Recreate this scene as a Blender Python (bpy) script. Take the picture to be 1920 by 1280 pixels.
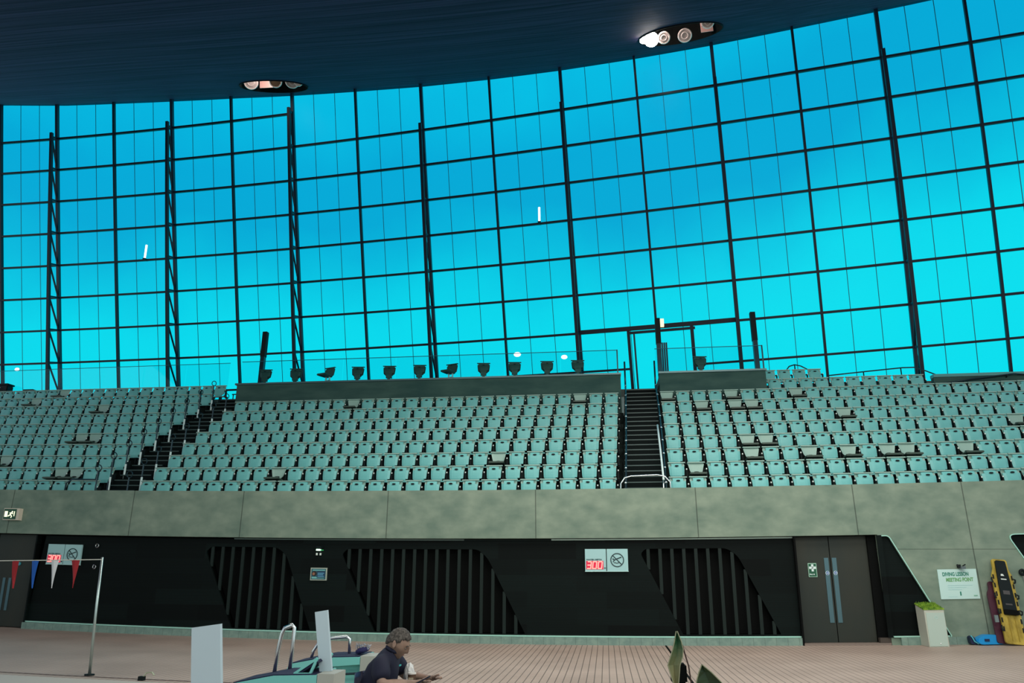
import bpy, bmesh, math, random
from mathutils import Vector, Matrix, noise
random.seed(4)
for o in list(bpy.data.objects): bpy.data.objects.remove(o)
SC = bpy.context.scene
COL = SC.collection
PI = math.pi

# ---------------------------------------------------------------- camera
cam_d = bpy.data.cameras.new('camera'); cam = bpy.data.objects.new('camera', cam_d); COL.objects.link(cam)
cam_d.sensor_width = 36.0; cam_d.lens = 1350.0/1920.0*36.0; cam_d.clip_end = 300
r_, u_, d_ = Vector((0.99236,0.12333,0.00283)), Vector((0.03394,-0.29501,0.95489)), Vector((-0.11861,0.94750,0.29694))
cam.matrix_world = Matrix(((r_.x,u_.x,-d_.x,0),(r_.y,u_.y,-d_.y,0),(r_.z,u_.z,-d_.z,1.7),(0,0,0,1)))
SC.camera = cam

# ---------------------------------------------------------------- world: pale daylight sky with soft cloud
w = bpy.data.worlds.new('sky'); SC.world = w; w.use_nodes = True
nt = w.node_tree; N = nt.nodes; L = nt.links; N.clear()
out = N.new('ShaderNodeOutputWorld'); bg = N.new('ShaderNodeBackground'); L.new(bg.outputs[0], out.inputs[0])
tc = N.new('ShaderNodeTexCoord'); sp = N.new('ShaderNodeSeparateXYZ'); L.new(tc.outputs['Generated'], sp.inputs[0])
cr = N.new('ShaderNodeValToRGB')
nz = N.new('ShaderNodeTexNoise'); nz.inputs['Scale'].default_value = 5.0; nz.inputs['Detail'].default_value = 6
L.new(tc.outputs['Generated'], nz.inputs['Vector'])
ma = N.new('ShaderNodeMath'); ma.operation = 'MULTIPLY_ADD'; ma.inputs[1].default_value = 0.16; L.new(nz.outputs['Fac'], ma.inputs[0])
sb = N.new('ShaderNodeMath'); sb.operation = 'MULTIPLY_ADD'; sb.inputs[1].default_value = -0.12
L.new(sp.outputs['X'], sb.inputs[0]); L.new(sp.outputs['Z'], sb.inputs[2]); L.new(sb.outputs[0], ma.inputs[2])
L.new(ma.outputs[0], cr.inputs[0])
e = cr.color_ramp.elements  # deeper middle band paints the ceiling's reflection in the glazing into the sky
e[0].position = 0.34; e[0].color = (.74,.86,.86,1)
e[1].position = 0.80; e[1].color = (.58,.66,.80,1)
for pos, c in ((.42,(.70,.80,.84,1)), (.50,(.62,.60,.74,1)), (.56,(.52,.47,.68,1)), (.62,(.52,.47,.69,1)), (.70,(.56,.60,.78,1))):
    x = e.new(pos); x.color = c
L.new(cr.outputs[0], bg.inputs[0]); bg.inputs[1].default_value = 1.0

# ---------------------------------------------------------------- unseen area lamps, added to light the stand and the deck
def area(name, loc, aim, sx, sy, power, color):
    l = bpy.data.lights.new(name, 'AREA'); l.shape = 'RECTANGLE'; l.size = sx; l.size_y = sy; l.energy = power; l.color = color
    o = bpy.data.objects.new(name, l); COL.objects.link(o); o.location = loc
    o.rotation_euler = (Vector(aim)-Vector(loc)).to_track_quat('-Z','Y').to_euler(); return o
area('pool_hall_light', (5,2,9.5), (4,17,1.5), 10, 5, 1000, (1.0,.93,.84))
area('pool_hall_light', (-8,0,9.5), (-6,19,4), 10, 5, 260, (.92,1.0,.96))
area('deck_light', (1,13,9.0), (1,14.2,0), 16, 3.5, 800, (1.0,.92,.84))

SC.view_settings.view_transform = 'Standard'; SC.view_settings.look = 'None'
SC.view_settings.gamma = 1.0; SC.view_settings.use_curve_mapping = False
SC.view_settings.exposure = 0.0

# ---------------------------------------------------------------- barrel lens distortion built into the geometry:
# straight walls, terraces and glazing are bent by a smooth polynomial
BOW = [[0.0542,0.0105,-0.0119],[0.0216,-0.0475,0.1602],[-0.043,-0.0225,0.0548],[-0.0065,0.0365,-0.1189],[0.0041,0.0036,-0.0098],[0.1016,0.0179,-0.0166],[0.031,0.0107,-0.0218],[-0.0213,-0.0259,0.0742],[0.0118,-0.0766,0.2492],[-0.1718,-0.0538,0.1032],[-0.0887,0.0551,-0.2112],[0.1012,0.1941,-0.5789],[-0.054,0.0056,-0.0394],[-0.135,-0.1769,0.5104],[0.1453,0.0868,-0.2189],[0.2419,0.0423,-0.0385],[0.0525,0.067,-0.1928],[-0.2375,-0.0425,0.0409],[0.0197,-0.0138,0.0518],[0.2343,-0.0291,0.1863],[0.1232,-0.0144,0.0952],[0.1893,0.1007,-0.2458],[-0.5263,-0.0732,0.0234],[-0.3134,-0.2096,0.5437],[0.2194,0.1681,-0.4488],[-0.3161,-0.0389,-0.0022],[0.012,0.1138,-0.3582],[-0.0135,-0.0104,0.0279],[0.0793,-0.0139,0.0761],[0.14,-0.1115,0.4116],[0.2532,0.0638,-0.1025],[-0.5459,-0.0655,-0.0092],[0.0836,0.0189,-0.0268],[0.4422,0.0504,0.0159],[-0.0325,-0.0036,-0.0016]]
def bow(p):
    p = Vector(p); X = p.x/15; Y = (max(p.y,10.0)-18)/15; Z = (p.z-8)/10
    d = [0.,0.,0.]; n = 0
    for a in range(5):
        for b in range(5-a):
            for g in range(5-a-b):
                f = X**a * Y**b * Z**g; c = BOW[n]; n += 1
                d[0] += f*c[0]; d[1] += f*c[1]; d[2] += f*c[2]
    return Vector((p.x+d[0], p.y+d[1], p.z+d[2]))

# ---------------------------------------------------------------- materials
MATS = {}
def mat(name, base=(.5,.5,.5), rough=.6, metal=0., emit=None, estr=0., spec=.5):
    if name in MATS: return MATS[name]
    m = bpy.data.materials.new(name); m.use_nodes = True; b = m.node_tree.nodes['Principled BSDF']
    b.inputs['Base Color'].default_value = (*base,1); b.inputs['Roughness'].default_value = rough
    b.inputs['Metallic'].default_value = metal; b.inputs['Specular IOR Level'].default_value = spec
    if emit: b.inputs['Emission Color'].default_value = (*emit,1); b.inputs['Emission Strength'].default_value = estr
    MATS[name] = m; return m
def noisy(m, scale=(6,6,6), c1=(.4,.4,.4), c2=(.5,.5,.5), detail=6, bump=0., coord='Object', lo=.35, hi=.65):
    nt = m.node_tree; N = nt.nodes; L = nt.links; b = N['Principled BSDF']
    tc = N.new('ShaderNodeTexCoord'); mp = N.new('ShaderNodeMapping'); mp.inputs['Scale'].default_value = scale
    nz = N.new('ShaderNodeTexNoise'); nz.inputs['Scale'].default_value = 1; nz.inputs['Detail'].default_value = detail
    cr = N.new('ShaderNodeValToRGB'); cr.color_ramp.elements[0].position = lo; cr.color_ramp.elements[1].position = hi
    cr.color_ramp.elements[0].color = (*c1,1); cr.color_ramp.elements[1].color = (*c2,1)
    L.new(tc.outputs[coord], mp.inputs[0]); L.new(mp.outputs[0], nz.inputs['Vector']); L.new(nz.outputs['Fac'], cr.inputs[0])
    L.new(cr.outputs[0], b.inputs['Base Color'])
    if bump:
        bp = N.new('ShaderNodeBump'); bp.inputs['Strength'].default_value = bump; bp.inputs['Distance'].default_value = .02
        L.new(nz.outputs['Fac'], bp.inputs['Height']); L.new(bp.outputs[0], b.inputs['Normal'])
    return m, cr
def lines(m, cr_out, specs):
    """thin joints: specs = list of (axis, kind, value, halfwidth, darkness)"""
    nt = m.node_tree; N = nt.nodes; L = nt.links; b = N['Principled BSDF']
    g = N.new('ShaderNodeNewGeometry'); s = N.new('ShaderNodeSeparateXYZ'); L.new(g.outputs['Position'], s.inputs[0])
    cur = cr_out
    for ax, kind, val, hw, dark in specs:
        src = s.outputs[ax]
        if kind == 'every':
            a = N.new('ShaderNodeMath'); a.operation = 'PINGPONG'; a.inputs[1].default_value = val/2; L.new(src, a.inputs[0]); src2 = a.outputs[0]
        else:
            a = N.new('ShaderNodeMath'); a.operation = 'SUBTRACT'; a.inputs[1].default_value = val; L.new(src, a.inputs[0])
            a2 = N.new('ShaderNodeMath'); a2.operation = 'ABSOLUTE'; L.new(a.outputs[0], a2.inputs[0]); src2 = a2.outputs[0]
        c = N.new('ShaderNodeMath'); c.operation = 'LESS_THAN'; c.inputs[1].default_value = hw; L.new(src2, c.inputs[0])
        k = N.new('ShaderNodeMath'); k.operation = 'MULTIPLY'; k.inputs[1].default_value = dark; L.new(c.outputs[0], k.inputs[0])
        mx = N.new('ShaderNodeMix'); mx.data_type = 'RGBA'; mx.inputs[7].default_value = (.02,.022,.02,1)
        L.new(k.outputs[0], mx.inputs[0]); L.new(cur, mx.inputs[6]); cur = mx.outputs[2]
    L.new(cur, b.inputs['Base Color'])

M_conc = mat('concrete', rough=.85, spec=.2)
_, cr = noisy(M_conc, (2.2,2.2,3.4), (.150,.225,.180), (.255,.335,.262), 9, .25, lo=.3, hi=.72)
JX = (-15.8,-12.30,-9.25,-5.4,-1.66,2.2,5.80,8.2,12.)
lines(M_conc, cr.outputs[0], [(0,'at',x,.012,.6) for x in JX]+[(2,'at',2.08,.008,.45)])
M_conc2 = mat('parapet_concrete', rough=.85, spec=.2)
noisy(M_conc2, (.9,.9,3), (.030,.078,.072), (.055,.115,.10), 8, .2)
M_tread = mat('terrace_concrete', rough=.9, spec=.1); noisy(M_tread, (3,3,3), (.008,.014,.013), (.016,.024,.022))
M_clad = mat('black_cladding', rough=.6, spec=.10)
def clad(m):
    nt = m.node_tree; N = nt.nodes; L = nt.links; b = N['Principled BSDF']
    g = N.new('ShaderNodeNewGeometry'); mp = N.new('ShaderNodeMapping'); mp.inputs['Rotation'].default_value = (PI/2,0,0)
    L.new(g.outputs['Position'], mp.inputs[0])
    bk = N.new('ShaderNodeTexBrick'); bk.inputs['Scale'].default_value = 1; bk.inputs['Brick Width'].default_value = 1.9; bk.inputs['Row Height'].default_value = .37
    bk.inputs['Mortar Size'].default_value = .002; bk.inputs['Color1'].default_value = (.0018,.0040,.0038,1); bk.inputs['Color2'].default_value = (.0045,.0105,.0098,1); bk.inputs['Mortar'].default_value = (.004,.006,.006,1)
    bk.offset = .37; L.new(mp.outputs[0], bk.inputs[0])
    s = N.new('ShaderNodeSeparateXYZ'); L.new(g.outputs['Position'], s.inputs[0])
    wv = N.new('ShaderNodeMath'); wv.operation = 'PINGPONG'; wv.inputs[1].default_value = .019; L.new(s.outputs[2], wv.inputs[0])
    c = N.new('ShaderNodeMath'); c.operation = 'LESS_THAN'; c.inputs[1].default_value = .005; L.new(wv.outputs[0], c.inputs[0])
    k = N.new('ShaderNodeMath'); k.operation = 'MULTIPLY'; k.inputs[1].default_value = .6; L.new(c.outputs[0], k.inputs[0])
    mx = N.new('ShaderNodeMix'); mx.data_type = 'RGBA'; mx.inputs[7].default_value = (.002,.003,.003,1)
    L.new(k.outputs[0], mx.inputs[0]); L.new(bk.outputs[0], mx.inputs[6]); L.new(mx.outputs[2], b.inputs['Base Color'])
clad(M_clad)
M_black = mat('black', (.003,.004,.004), .8, spec=.1)
M_slat = mat('vent_slat', (.009,.019,.017), .6, spec=.2)
M_edge = mat('pale_green_metal', (.42,.78,.66), .35, .3)
M_kerb = mat('kerb_tile', rough=.6); _, cr = noisy(M_kerb, (8,8,8), (.16,.27,.235), (.22,.34,.29), 4)
lines(M_kerb, cr.outputs[0], [(0,'every',.25,.004,.5)])
M_floor = mat('deck_tile', rough=.55, spec=.3)
_, cr = noisy(M_floor, (.7,.7,.7), (.40,.32,.265), (.52,.42,.35), 8, .0, lo=.3, hi=.7)
lines(M_floor, cr.outputs[0], [(0,'every',.12,.0075,.62), (1,'every',.24,.005,.16)])
M_ceil = mat('ceiling_boards', rough=.75, spec=.06)
noisy(M_ceil, (.10,9,9), (.017,.013,.034), (.058,.046,.108), 5, .15, lo=.3, hi=.7)
M_frame = mat('glazing_bar', (.002,.010,.024), .5, spec=.3)
M_frame_hi = mat('truss_steel', (.003,.020,.045), .45, spec=.4)
M_seam = mat('glass_seam', (.0,.12,.18), .6)
M_seat = mat('seat_plastic', rough=.42, spec=.4)
noisy(M_seat, (3,3,3), (.15,.51,.50), (.19,.575,.56), 3, coord='Object')
M_seatback = mat('seat_back_plastic', (.31,.50,.44), .5)
M_shadeseat = mat('dark_seat_plastic', (.045,.085,.065), .5)  # seat plastic darkened to paint in backlit and underside shade
M_dark = mat('dark_fitting', (.005,.011,.012), .6, spec=.2)
M_plate = mat('number_plate', (.75,.85,.8), .4)
M_chrome = mat('chrome', (.72,.76,.76), .22, 1.)
M_steel = mat('painted_steel', (.02,.045,.06), .3, .5)
M_white = mat('white_paint', (.70,.88,.86), .45)
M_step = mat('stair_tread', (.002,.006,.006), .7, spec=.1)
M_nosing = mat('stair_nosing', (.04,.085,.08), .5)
M_door = mat('door_paint', rough=.5, spec=.3); noisy(M_door, (1.2,1.2,.6), (.020,.031,.027), (.032,.037,.028), 4)
M_plateblue = mat('brushed_plate', (.09,.18,.21), .35, .6)
def glass(name, tint, gloss=.05, rough=.02):
    m = bpy.data.materials.new(name); m.use_nodes = True; nt = m.node_tree; N = nt.nodes; L = nt.links; N.clear()
    o = N.new('ShaderNodeOutputMaterial'); t = N.new('ShaderNodeBsdfTransparent'); t.inputs[0].default_value = (*tint,1)
    g = N.new('ShaderNodeBsdfGlossy'); g.inputs['Roughness'].default_value = rough; g.inputs[0].default_value = (.9,.95,1,1)
    mx = N.new('ShaderNodeMixShader'); mx.inputs[0].default_value = gloss
    L.new(t.outputs[0], mx.inputs[1]); L.new(g.outputs[0], mx.inputs[2]); L.new(mx.outputs[0], o.inputs[0]); return m
M_glass = glass('teal_tinted_glass', (.004,.86,1.0), .003, .4)
M_bal = glass('clear_balustrade_glass', (.80,.95,.97), .012)

# ---------------------------------------------------------------- helpers
def tag(o, label=None, cat=None, group=None, kind=None):
    if label: o['label'] = label
    if cat: o['category'] = cat
    if group: o['group'] = group
    if kind: o['kind'] = kind
    return o
def empty(name, loc=(0,0,0), rot=(0,0,0)):
    o = bpy.data.objects.new(name, None); COL.objects.link(o); o.location = loc; o.rotation_euler = rot; o.empty_display_size = .1; return o
def obj(name, bm, m, parent=None, smooth=False, bowed=False, loc=None):
    if bowed:
        for v in bm.verts: v.co = bow(v.co)
    bmesh.ops.recalc_face_normals(bm, faces=bm.faces)
    me = bpy.data.meshes.new(name); bm.to_mesh(me); bm.free()
    for mm in (m if isinstance(m,(list,tuple)) else [m]): me.materials.append(mm)
    if smooth:
        for p in me.polygons: p.use_smooth = True
    o = bpy.data.objects.new(name, me); COL.objects.link(o)
    if parent: o.parent = parent
    if loc is not None: o.location = loc
    return o
def obj_w(name, bm, m, parent, **k):
    """part whose vertices are given in world coordinates under a parent standing at parent.location (no rotation)"""
    bw = k.pop('bowed', False)
    if bw:
        for v in bm.verts: v.co = bow(v.co)
    for v in bm.verts: v.co -= Vector(parent.location)
    return obj(name, bm, m, parent, **k)
def box(bm, x0,x1,y0,y1,z0,z1, M=None):
    r = bmesh.ops.create_cube(bm, size=1)
    for v in r['verts']:
        v.co = Vector(((x0+x1)/2+v.co.x*(x1-x0), (y0+y1)/2+v.co.y*(y1-y0), (z0+z1)/2+v.co.z*(z1-z0)))
        if M: v.co = M @ v.co
    return r['verts']
def slice_x(bm, step=1.0, axis=0):
    xs = [v.co[axis] for v in bm.verts]; a, b = min(xs), max(xs); x = math.ceil(a/step+.01)*step
    no = [0,0,0]; no[axis] = 1
    while x < b-.01:
        pc = [0,0,0]; pc[axis] = x
        bmesh.ops.bisect_plane(bm, geom=bm.verts[:]+bm.edges[:]+bm.faces[:], plane_co=pc, plane_no=no, dist=1e-5); x += step
def bar(bm, pts, wx, wd, up=(0,-1,0)):
    """rectangular section swept along a polyline; wd = size along `up`"""
    pts = [Vector(p) for p in pts]; up = Vector(up); rings = []
    for i, p in enumerate(pts):
        t = (pts[min(i+1,len(pts)-1)]-pts[max(i-1,0)]).normalized()
        s = t.cross(up).normalized(); n = s.cross(t).normalized()
        rings.append([bm.verts.new(p+s*a*wx/2+n*b*wd/2) for a,b in ((-1,-1),(1,-1),(1,1),(-1,1))])
    for a, b in zip(rings, rings[1:]):
        for k in range(4): bm.faces.new((a[k],a[(k+1)%4],b[(k+1)%4],b[k]))
    bm.faces.new(rings[0]); bm.faces.new(rings[-1][::-1])
def tube(bm, pts, r, n=8, closed=False):
    pts = [Vector(p) for p in pts]; rings = []; m = len(pts); prev = None
    for i, p in enumerate(pts):
        t = ((pts[(i+1)%m]-pts[(i-1)%m]) if closed else (pts[min(i+1,m-1)]-pts[max(i-1,0)])).normalized()
        ref = prev if prev is not None else (Vector((0,0,1)) if abs(t.z)<.9 else Vector((1,0,0)))
        s = t.cross(ref); 
        if s.length < 1e-5: s = t.cross(Vector((1,.1,0)))
        s.normalize(); q = s.cross(t).normalized(); prev = q
        rr = r[i] if isinstance(r,(list,tuple)) else r
        rings.append([bm.verts.new(p+(s*math.cos(2*PI*k/n)+q*math.sin(2*PI*k/n))*rr) for k in range(n)])
    for a, b in list(zip(rings, rings[1:]))+([(rings[-1],rings[0])] if closed else []):
        for k in range(n): bm.faces.new((a[k],a[(k+1)%n],b[(k+1)%n],b[k]))
    if not closed: bm.faces.new(rings[0][::-1]); bm.faces.new(rings[-1])
def prism(bm, poly, y0, y1):
    """polygon in x,z extruded from y0 to y1"""
    a = [bm.verts.new((x,y0,z)) for x,z in poly]; b = [bm.verts.new((x,y1,z)) for x,z in poly]
    bm.faces.new(a); bm.faces.new(b[::-1]); n = len(poly)
    for k in range(n): bm.faces.new((a[k],b[k],b[(k+1)%n],a[(k+1)%n]))
def rounded(poly, r=.1, n=5):
    out = []; m = len(poly)
    for i in range(m):
        p = Vector(poly[i]); rr = r[i] if isinstance(r,(list,tuple)) else r
        if rr <= 0: out.append(tuple(p)); continue
        a = (Vector(poly[i-1])-p); b = (Vector(poly[(i+1)%m])-p); d = min(rr, a.length*.45, b.length*.45)
        A = p+a.normalized()*d; B_ = p+b.normalized()*d
        for k in range(n+1):
            t = k/n; out.append(tuple(A*(1-t)**2+p*2*t*(1-t)+B_*t*t))
    return out
def holed(bm, outer, holes, y0, y1):
    """plate in x,z with holes, thickness y0..y1"""
    es = []; loops = []
    for lp in [outer]+holes:
        vs = [bm.verts.new((x,y0,z)) for x,z in lp]; loops.append(vs)
        for k in range(len(vs)): es.append(bm.edges.new((vs[k],vs[(k+1)%len(vs)])))
    r = bmesh.ops.triangle_fill(bm, use_beauty=True, edges=es)
    ext = bmesh.ops.extrude_face_region(bm, geom=[f for f in r['geom'] if isinstance(f, bmesh.types.BMFace)])
    for v in ext['geom']:
        if isinstance(v, bmesh.types.BMVert): v.co.y = y1
def cyl(bm, c, axis, r, h, n=16, r2=None):
    axis = Vector(axis).normalized(); c = Vector(c)
    tube(bm, [c, c+axis*h], [r, r if r2 is None else r2], n)
def text(name, s, size, m, parent, M, depth=.002, bold=0.0, sx=1.0):
    cu = bpy.data.curves.new(name, 'FONT'); cu.body = s; cu.size = size; cu.extrude = depth; cu.offset = bold
    cu.align_x = 'LEFT'
    t = bpy.data.objects.new(name, cu); COL.objects.link(t)
    dg = bpy.context.evaluated_depsgraph_get(); me = bpy.data.meshes.new_from_object(t.evaluated_get(dg)); bpy.data.objects.remove(t)
    me.materials.clear(); me.materials.append(m)
    me.transform(M @ Matrix.Diagonal((sx,1,1,1))); o = bpy.data.objects.new(name, me); COL.objects.link(o); o.parent = parent; return o
WALLTXT = Matrix.Rotation(PI/2, 4, 'X')   # text standing up, facing -Y
def copy_tree(o, parent=None):
    c = o.copy(); COL.objects.link(c); c.parent = parent
    for ch in KIDS.get(o.name, []): 
        d = ch.copy(); COL.objects.link(d); d.parent = c
    return c
KIDS = {}
ORD = ['','first','second','third','fourth','fifth','sixth','seventh','eighth','ninth','tenth','eleventh','twelfth','thirteenth','fourteenth','fifteenth','sixteenth','seventeenth','eighteenth','nineteenth','twentieth','twenty-first','twenty-second','twenty-third','twenty-fourth','twenty-fifth','twenty-sixth']
# ================================================================ SETTING
# deck
bm = bmesh.new(); bmesh.ops.create_grid(bm, x_segments=60, y_segments=26, size=1)
for v in bm.verts: v.co = Vector((-6+v.co.x*30, 5.6+v.co.y*13.0, 0))
tag(obj('floor', bm, M_floor, bowed=True), 'pinkish tiled pool deck with long thin joints', kind='structure')
bm = bmesh.new(); bar(bm, [(1.28,y,.004) for y in (18.0,16,14,12,10,8)], .035, .008, (0,0,1))
tag(obj('trim_1', bm, M_black, bowed=True), kind='structure')
bm = bmesh.new(); bar(bm, [(x,11.1,.004) for x in range(-16,-4)], .035, .006, (0,0,1))
tag(obj('trim_2', bm, mat('deck_joint',(.12,.09,.08),.8), bowed=True), kind='structure')

bm = bmesh.new(); box(bm,-16,-4.5,9.6,10.85,0.0,.006); slice_x(bm)
tag(obj('trim_9', bm, mat('pool_edge_tile',(.55,.52,.45),.5), bowed=True), kind='structure')
# front wall of the stand: concrete band, with the solid lower part on the right
trap = rounded([(6.30,2.37),(6.46,2.37),(7.56,.17),(6.30,.17)], [.0,.16,.03,.0])
rwin = rounded([(9.10,2.34),(11.4,2.34),(11.4,.17),(10.28,.17)], [.18,.1,.1,.1])
bm = bmesh.new()
outer = [(-26,2.40),(6.22,2.40),(6.26,0.0),(18,0.0),(18,3.56),(-26,3.56)]
holed(bm, outer, [trap, rwin], 18.0, 18.3)
slice_x(bm, 1.0)
tag(obj('wall_front', bm, M_conc, bowed=True), 'grey concrete stand front above the black cladding', kind='structure')
# door reveal + end wall left
bm = bmesh.new(); box(bm,-26,-18.4,18.05,18.35,0,2.40); slice_x(bm)
tag(obj('wall_left', bm, M_conc, bowed=True), kind='structure')
# soffit behind the cladding so nothing is open
bm = bmesh.new(); box(bm,-26,18,18.46,18.52,0,2.85); slice_x(bm)
tag(obj('wall_back', bm, M_black, bowed=True), kind='structure')

# black cladding with three slatted openings
vents = [[(-10.16,2.05),(-10.0,2.17),(-8.25,2.17),(-7.98,2.0),(-7.22,.22),(-9.28,.22)],
         [(-6.52,2.02),(-6.38,2.15),(-3.10,2.15),(-2.86,1.95),(-1.95,.22),(-5.60,.22)],
         [(.80,2.04),(.92,2.15),(2.80,2.15),(3.05,1.98),(3.90,.23),(1.70,.23)]]
bm = bmesh.new()
holed(bm, [(-15.08,.19),(4.33,.19),(4.33,2.37),(-14.86,2.37)], [rounded(v,[.08,.06,.12,.3,.02,.02]) for v in vents], 18.16, 18.22)
slice_x(bm, 1.0)
clad_o = tag(obj('wall_cladding', bm, M_clad, bowed=True), 'black slatted wall cladding with three slanted vents', kind='structure')
def clip_x(poly, x):
    """z range of polygon at x"""
    zs = []
    n = len(poly)
    for i in range(n):
        (a,b),(c,d) = poly[i], poly[(i+1)%n]
        if (a-x)*(c-x) <= 0 and a != c: zs.append(b+(d-b)*(x-a)/(c-a))
    return (min(zs), max(zs)) if len(zs) > 1 else None
for vi, v in enumerate(vents):
    t = empty('vent', bow(((v[0][0]+v[3][0])/2,18.2,.2)))
    lab = ['black slatted slanting vent left of the small blue poster','widest black slatted slanting vent in the middle of the dark wall','black slatted slanting vent right of the water depth sign'][vi]
    tag(t, lab, 'vent', 'slatted vents in the black wall')
    bm = bmesh.new(); prism(bm, v, 18.40, 18.44); slice_x(bm); obj_w('back_panel', bm, M_black, t, bowed=True)
    x = v[0][0]+.18
    while x < v[4][0]-.05:
        z = clip_x(v, x)
        if z and z[1]-z[0] > .1:
            bm = bmesh.new(); box(bm, x-.038, x+.038, 18.17, 18.21, z[0], z[1]); obj_w('slat', bm, M_slat, t, bowed=True)
        x += .278
# edge strips and kerb
def strip(name, x0, x1, y0, y1, z0, z1, m, lab=None):
    bm = bmesh.new(); box(bm, x0,x1,y0,y1,z0,z1); slice_x(bm); return tag(obj(name, bm, m, bowed=True), lab, kind='structure')
strip('trim_3', -15.08, 4.33, 18.10, 18.16, .165, .195, M_edge)
strip('trim_4', -9.4, -3.44, 18.13, 18.16, 2.355, 2.385, mat('dull_edge',(.10,.16,.14),.4))
strip('trim_5', -1.31, 4.33, 18.12, 18.16, 2.355, 2.385, mat('pale_edge',(.5,.68,.6),.4))
strip('trim_10', -3.44, -1.31, 18.13, 18.16, 2.355, 2.38, M_slat)
strip('baseboard_front', -15.1, 4.35, 18.04, 18.16, 0, .16, M_kerb)
strip('baseboard_right', 6.45, 8.15, 17.93, 18.0, 0, .16, M_kerb)
# door bay on the right
t = empty('door_1', bow((5.3,18.3,0))); tag(t, 'brown-grey double door in a recess', kind='structure')
def dbox(name, m, x0,x1,y0,y1,z0,z1, par=None):
    bm = bmesh.new(); box(bm,x0,x1,y0,y1,z0,z1); return obj_w(name, bm, m, par or t, bowed=True)
dbox('leaf', M_door, 4.37,5.155,18.22,18.27,.05,2.38); dbox('leaf', M_door, 5.175,6.02,18.22,18.27,.05,2.38)
dbox('seam', M_black, 5.155,5.175,18.24,18.27,.05,2.38)
dbox('push_plate', M_plateblue, 5.02,5.12,18.205,18.22,.47,1.9); dbox('push_plate', M_plateblue, 5.20,5.30,18.205,18.22,.47,1.9)
dbox('reveal', M_black, 6.02,6.30,18.15,18.6,.15,2.40); dbox('reveal_base', mat('brown_base',(.06,.05,.04),.7), 6.02,6.30,18.02,18.15,0,.15)
dbox('jamb_cover', M_clad, 6.19,6.31,17.982,18.0,.16,2.385); dbox('reveal', M_black, 4.33,4.37,18.02,18.3,0,2.40)
dbox('threshold', mat('threshold',(.22,.18,.15),.6), 4.36,6.25,18.0,18.22,0,.045)
for x in (5.07,5.25):
    bm = bmesh.new(); cyl(bm,(x,18.205,1.56),(0,-1,0),.045,.006,20); rg = obj_w('round_sticker', bm, M_white, t, bowed=True)
    bm = bmesh.new(); cyl(bm,(x,18.199,1.56),(0,-1,0),.034,.004,20); obj_w('sticker_face', bm, mat('sticker_blue',(.01,.06,.35),.4), t, bowed=True)
    bm = bmesh.new(); box(bm,x-.024,x+.024,18.190,18.195,1.552,1.568); obj_w('sticker_bar', bm, M_white, t, bowed=True)
# door bay on the left
t = empty('door_2', bow((-16.3,18.3,0))); tag(t, 'dark green-grey door bay at the left end', kind='structure')
dbox('leaf', M_door, -16.34,-15.10,18.20,18.26,.02,2.38); dbox('leaf', M_door, -18.4,-16.36,18.20,18.26,.02,2.38)
dbox('seam', M_black, -16.36,-16.34,18.22,18.26,.02,2.38)
dbox('reveal', M_clad, -15.10,-15.06,18.08,18.26,.0,2.38)
dbox('push_plate', M_plateblue, -16.02,-15.94,18.185,18.20,.42,1.25); dbox('push_plate', M_plateblue, -15.84,-15.76,18.185,18.20,.42,1.25)
bm = bmesh.new(); cyl(bm,(-15.58,18.2,1.62),(0,-1,0),.045,.03,16); obj_w('round_sticker', bm, mat('teal_button',(.05,.35,.42),.4), t, bowed=True)
# slanted black window with a pale rim, right of the double door; and the next one at the frame edge
def slant_window(n, poly, lab):
    t = empty('window_%d'%n, bow((poly[-1][0],18.1,.2))); tag(t, lab, kind='structure')
    bm = bmesh.new(); prism(bm, poly, 18.06, 18.10); slice_x(bm); obj_w('dark_panel', bm, M_clad, t, bowed=True)
    cx = sum(p[0] for p in poly)/len(poly); cz = sum(p[1] for p in poly)/len(poly)
    bm = bmesh.new(); pts = [bow((x,17.985,z)) for x,z in poly]; pts = pts[:-1] if n == 2 else pts[9:]+pts[:7]; bar(bm, pts if n == 2 else pts, .02, .03, (0,1,.001)); obj_w('rim', bm, M_edge, t)
slant_window(2, trap, 'black slanted panel window with a pale green rim')
strip('trim_11', 6.30, 7.50, 17.94, 17.985, .165, .195, M_edge)
slant_window(3, rwin, 'black slanted window at the right edge of the picture')

# terraces: one stepped mesh per block, solid front to back
def row_y(i): return 18.6638+.5191*i+.014424*i*i
def row_z(i): return 3.8126+.4308*i+.003627*i*i-.68
BX = {'m':-12.4146, 'r':1.8243, 'l':-14.1649}
def drift(y): return .058*max(0,y-18.66)
def terrace(n, x0, x1, rows):
    bm = bmesh.new(); prof = [(18.3,3.0),(18.3,row_z(0))]
    for i in range(rows):
        ynext = row_y(i)+.22; prof.append((ynext, row_z(i)))
        prof.append((ynext, row_z(i+1) if i < rows-1 else row_z(i)))
    prof.append((prof[-1][0]+.05, prof[-1][1])); prof.append((prof[-1][0], 3.0))
    a = [bm.verts.new((x0,y,z)) for y,z in prof]; b = [bm.verts.new((x1,y,z)) for y,z in prof]
    bm.faces.new(a); bm.faces.new(b[::-1])
    for k in range(len(prof)): bm.faces.new((a[k],b[k],b[(k+1)%len(prof)],a[(k+1)%len(prof)]))
    slice_x(bm, 1.0)
    for v in bm.verts: v.co.x += drift(v.co.y)
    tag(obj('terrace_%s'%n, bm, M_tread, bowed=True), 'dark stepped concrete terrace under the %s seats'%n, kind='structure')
terrace('middle', -12.82, .42, 8); terrace('right', 1.52, 17.5, 10); terrace('left', -27, -13.92, 10)
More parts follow.
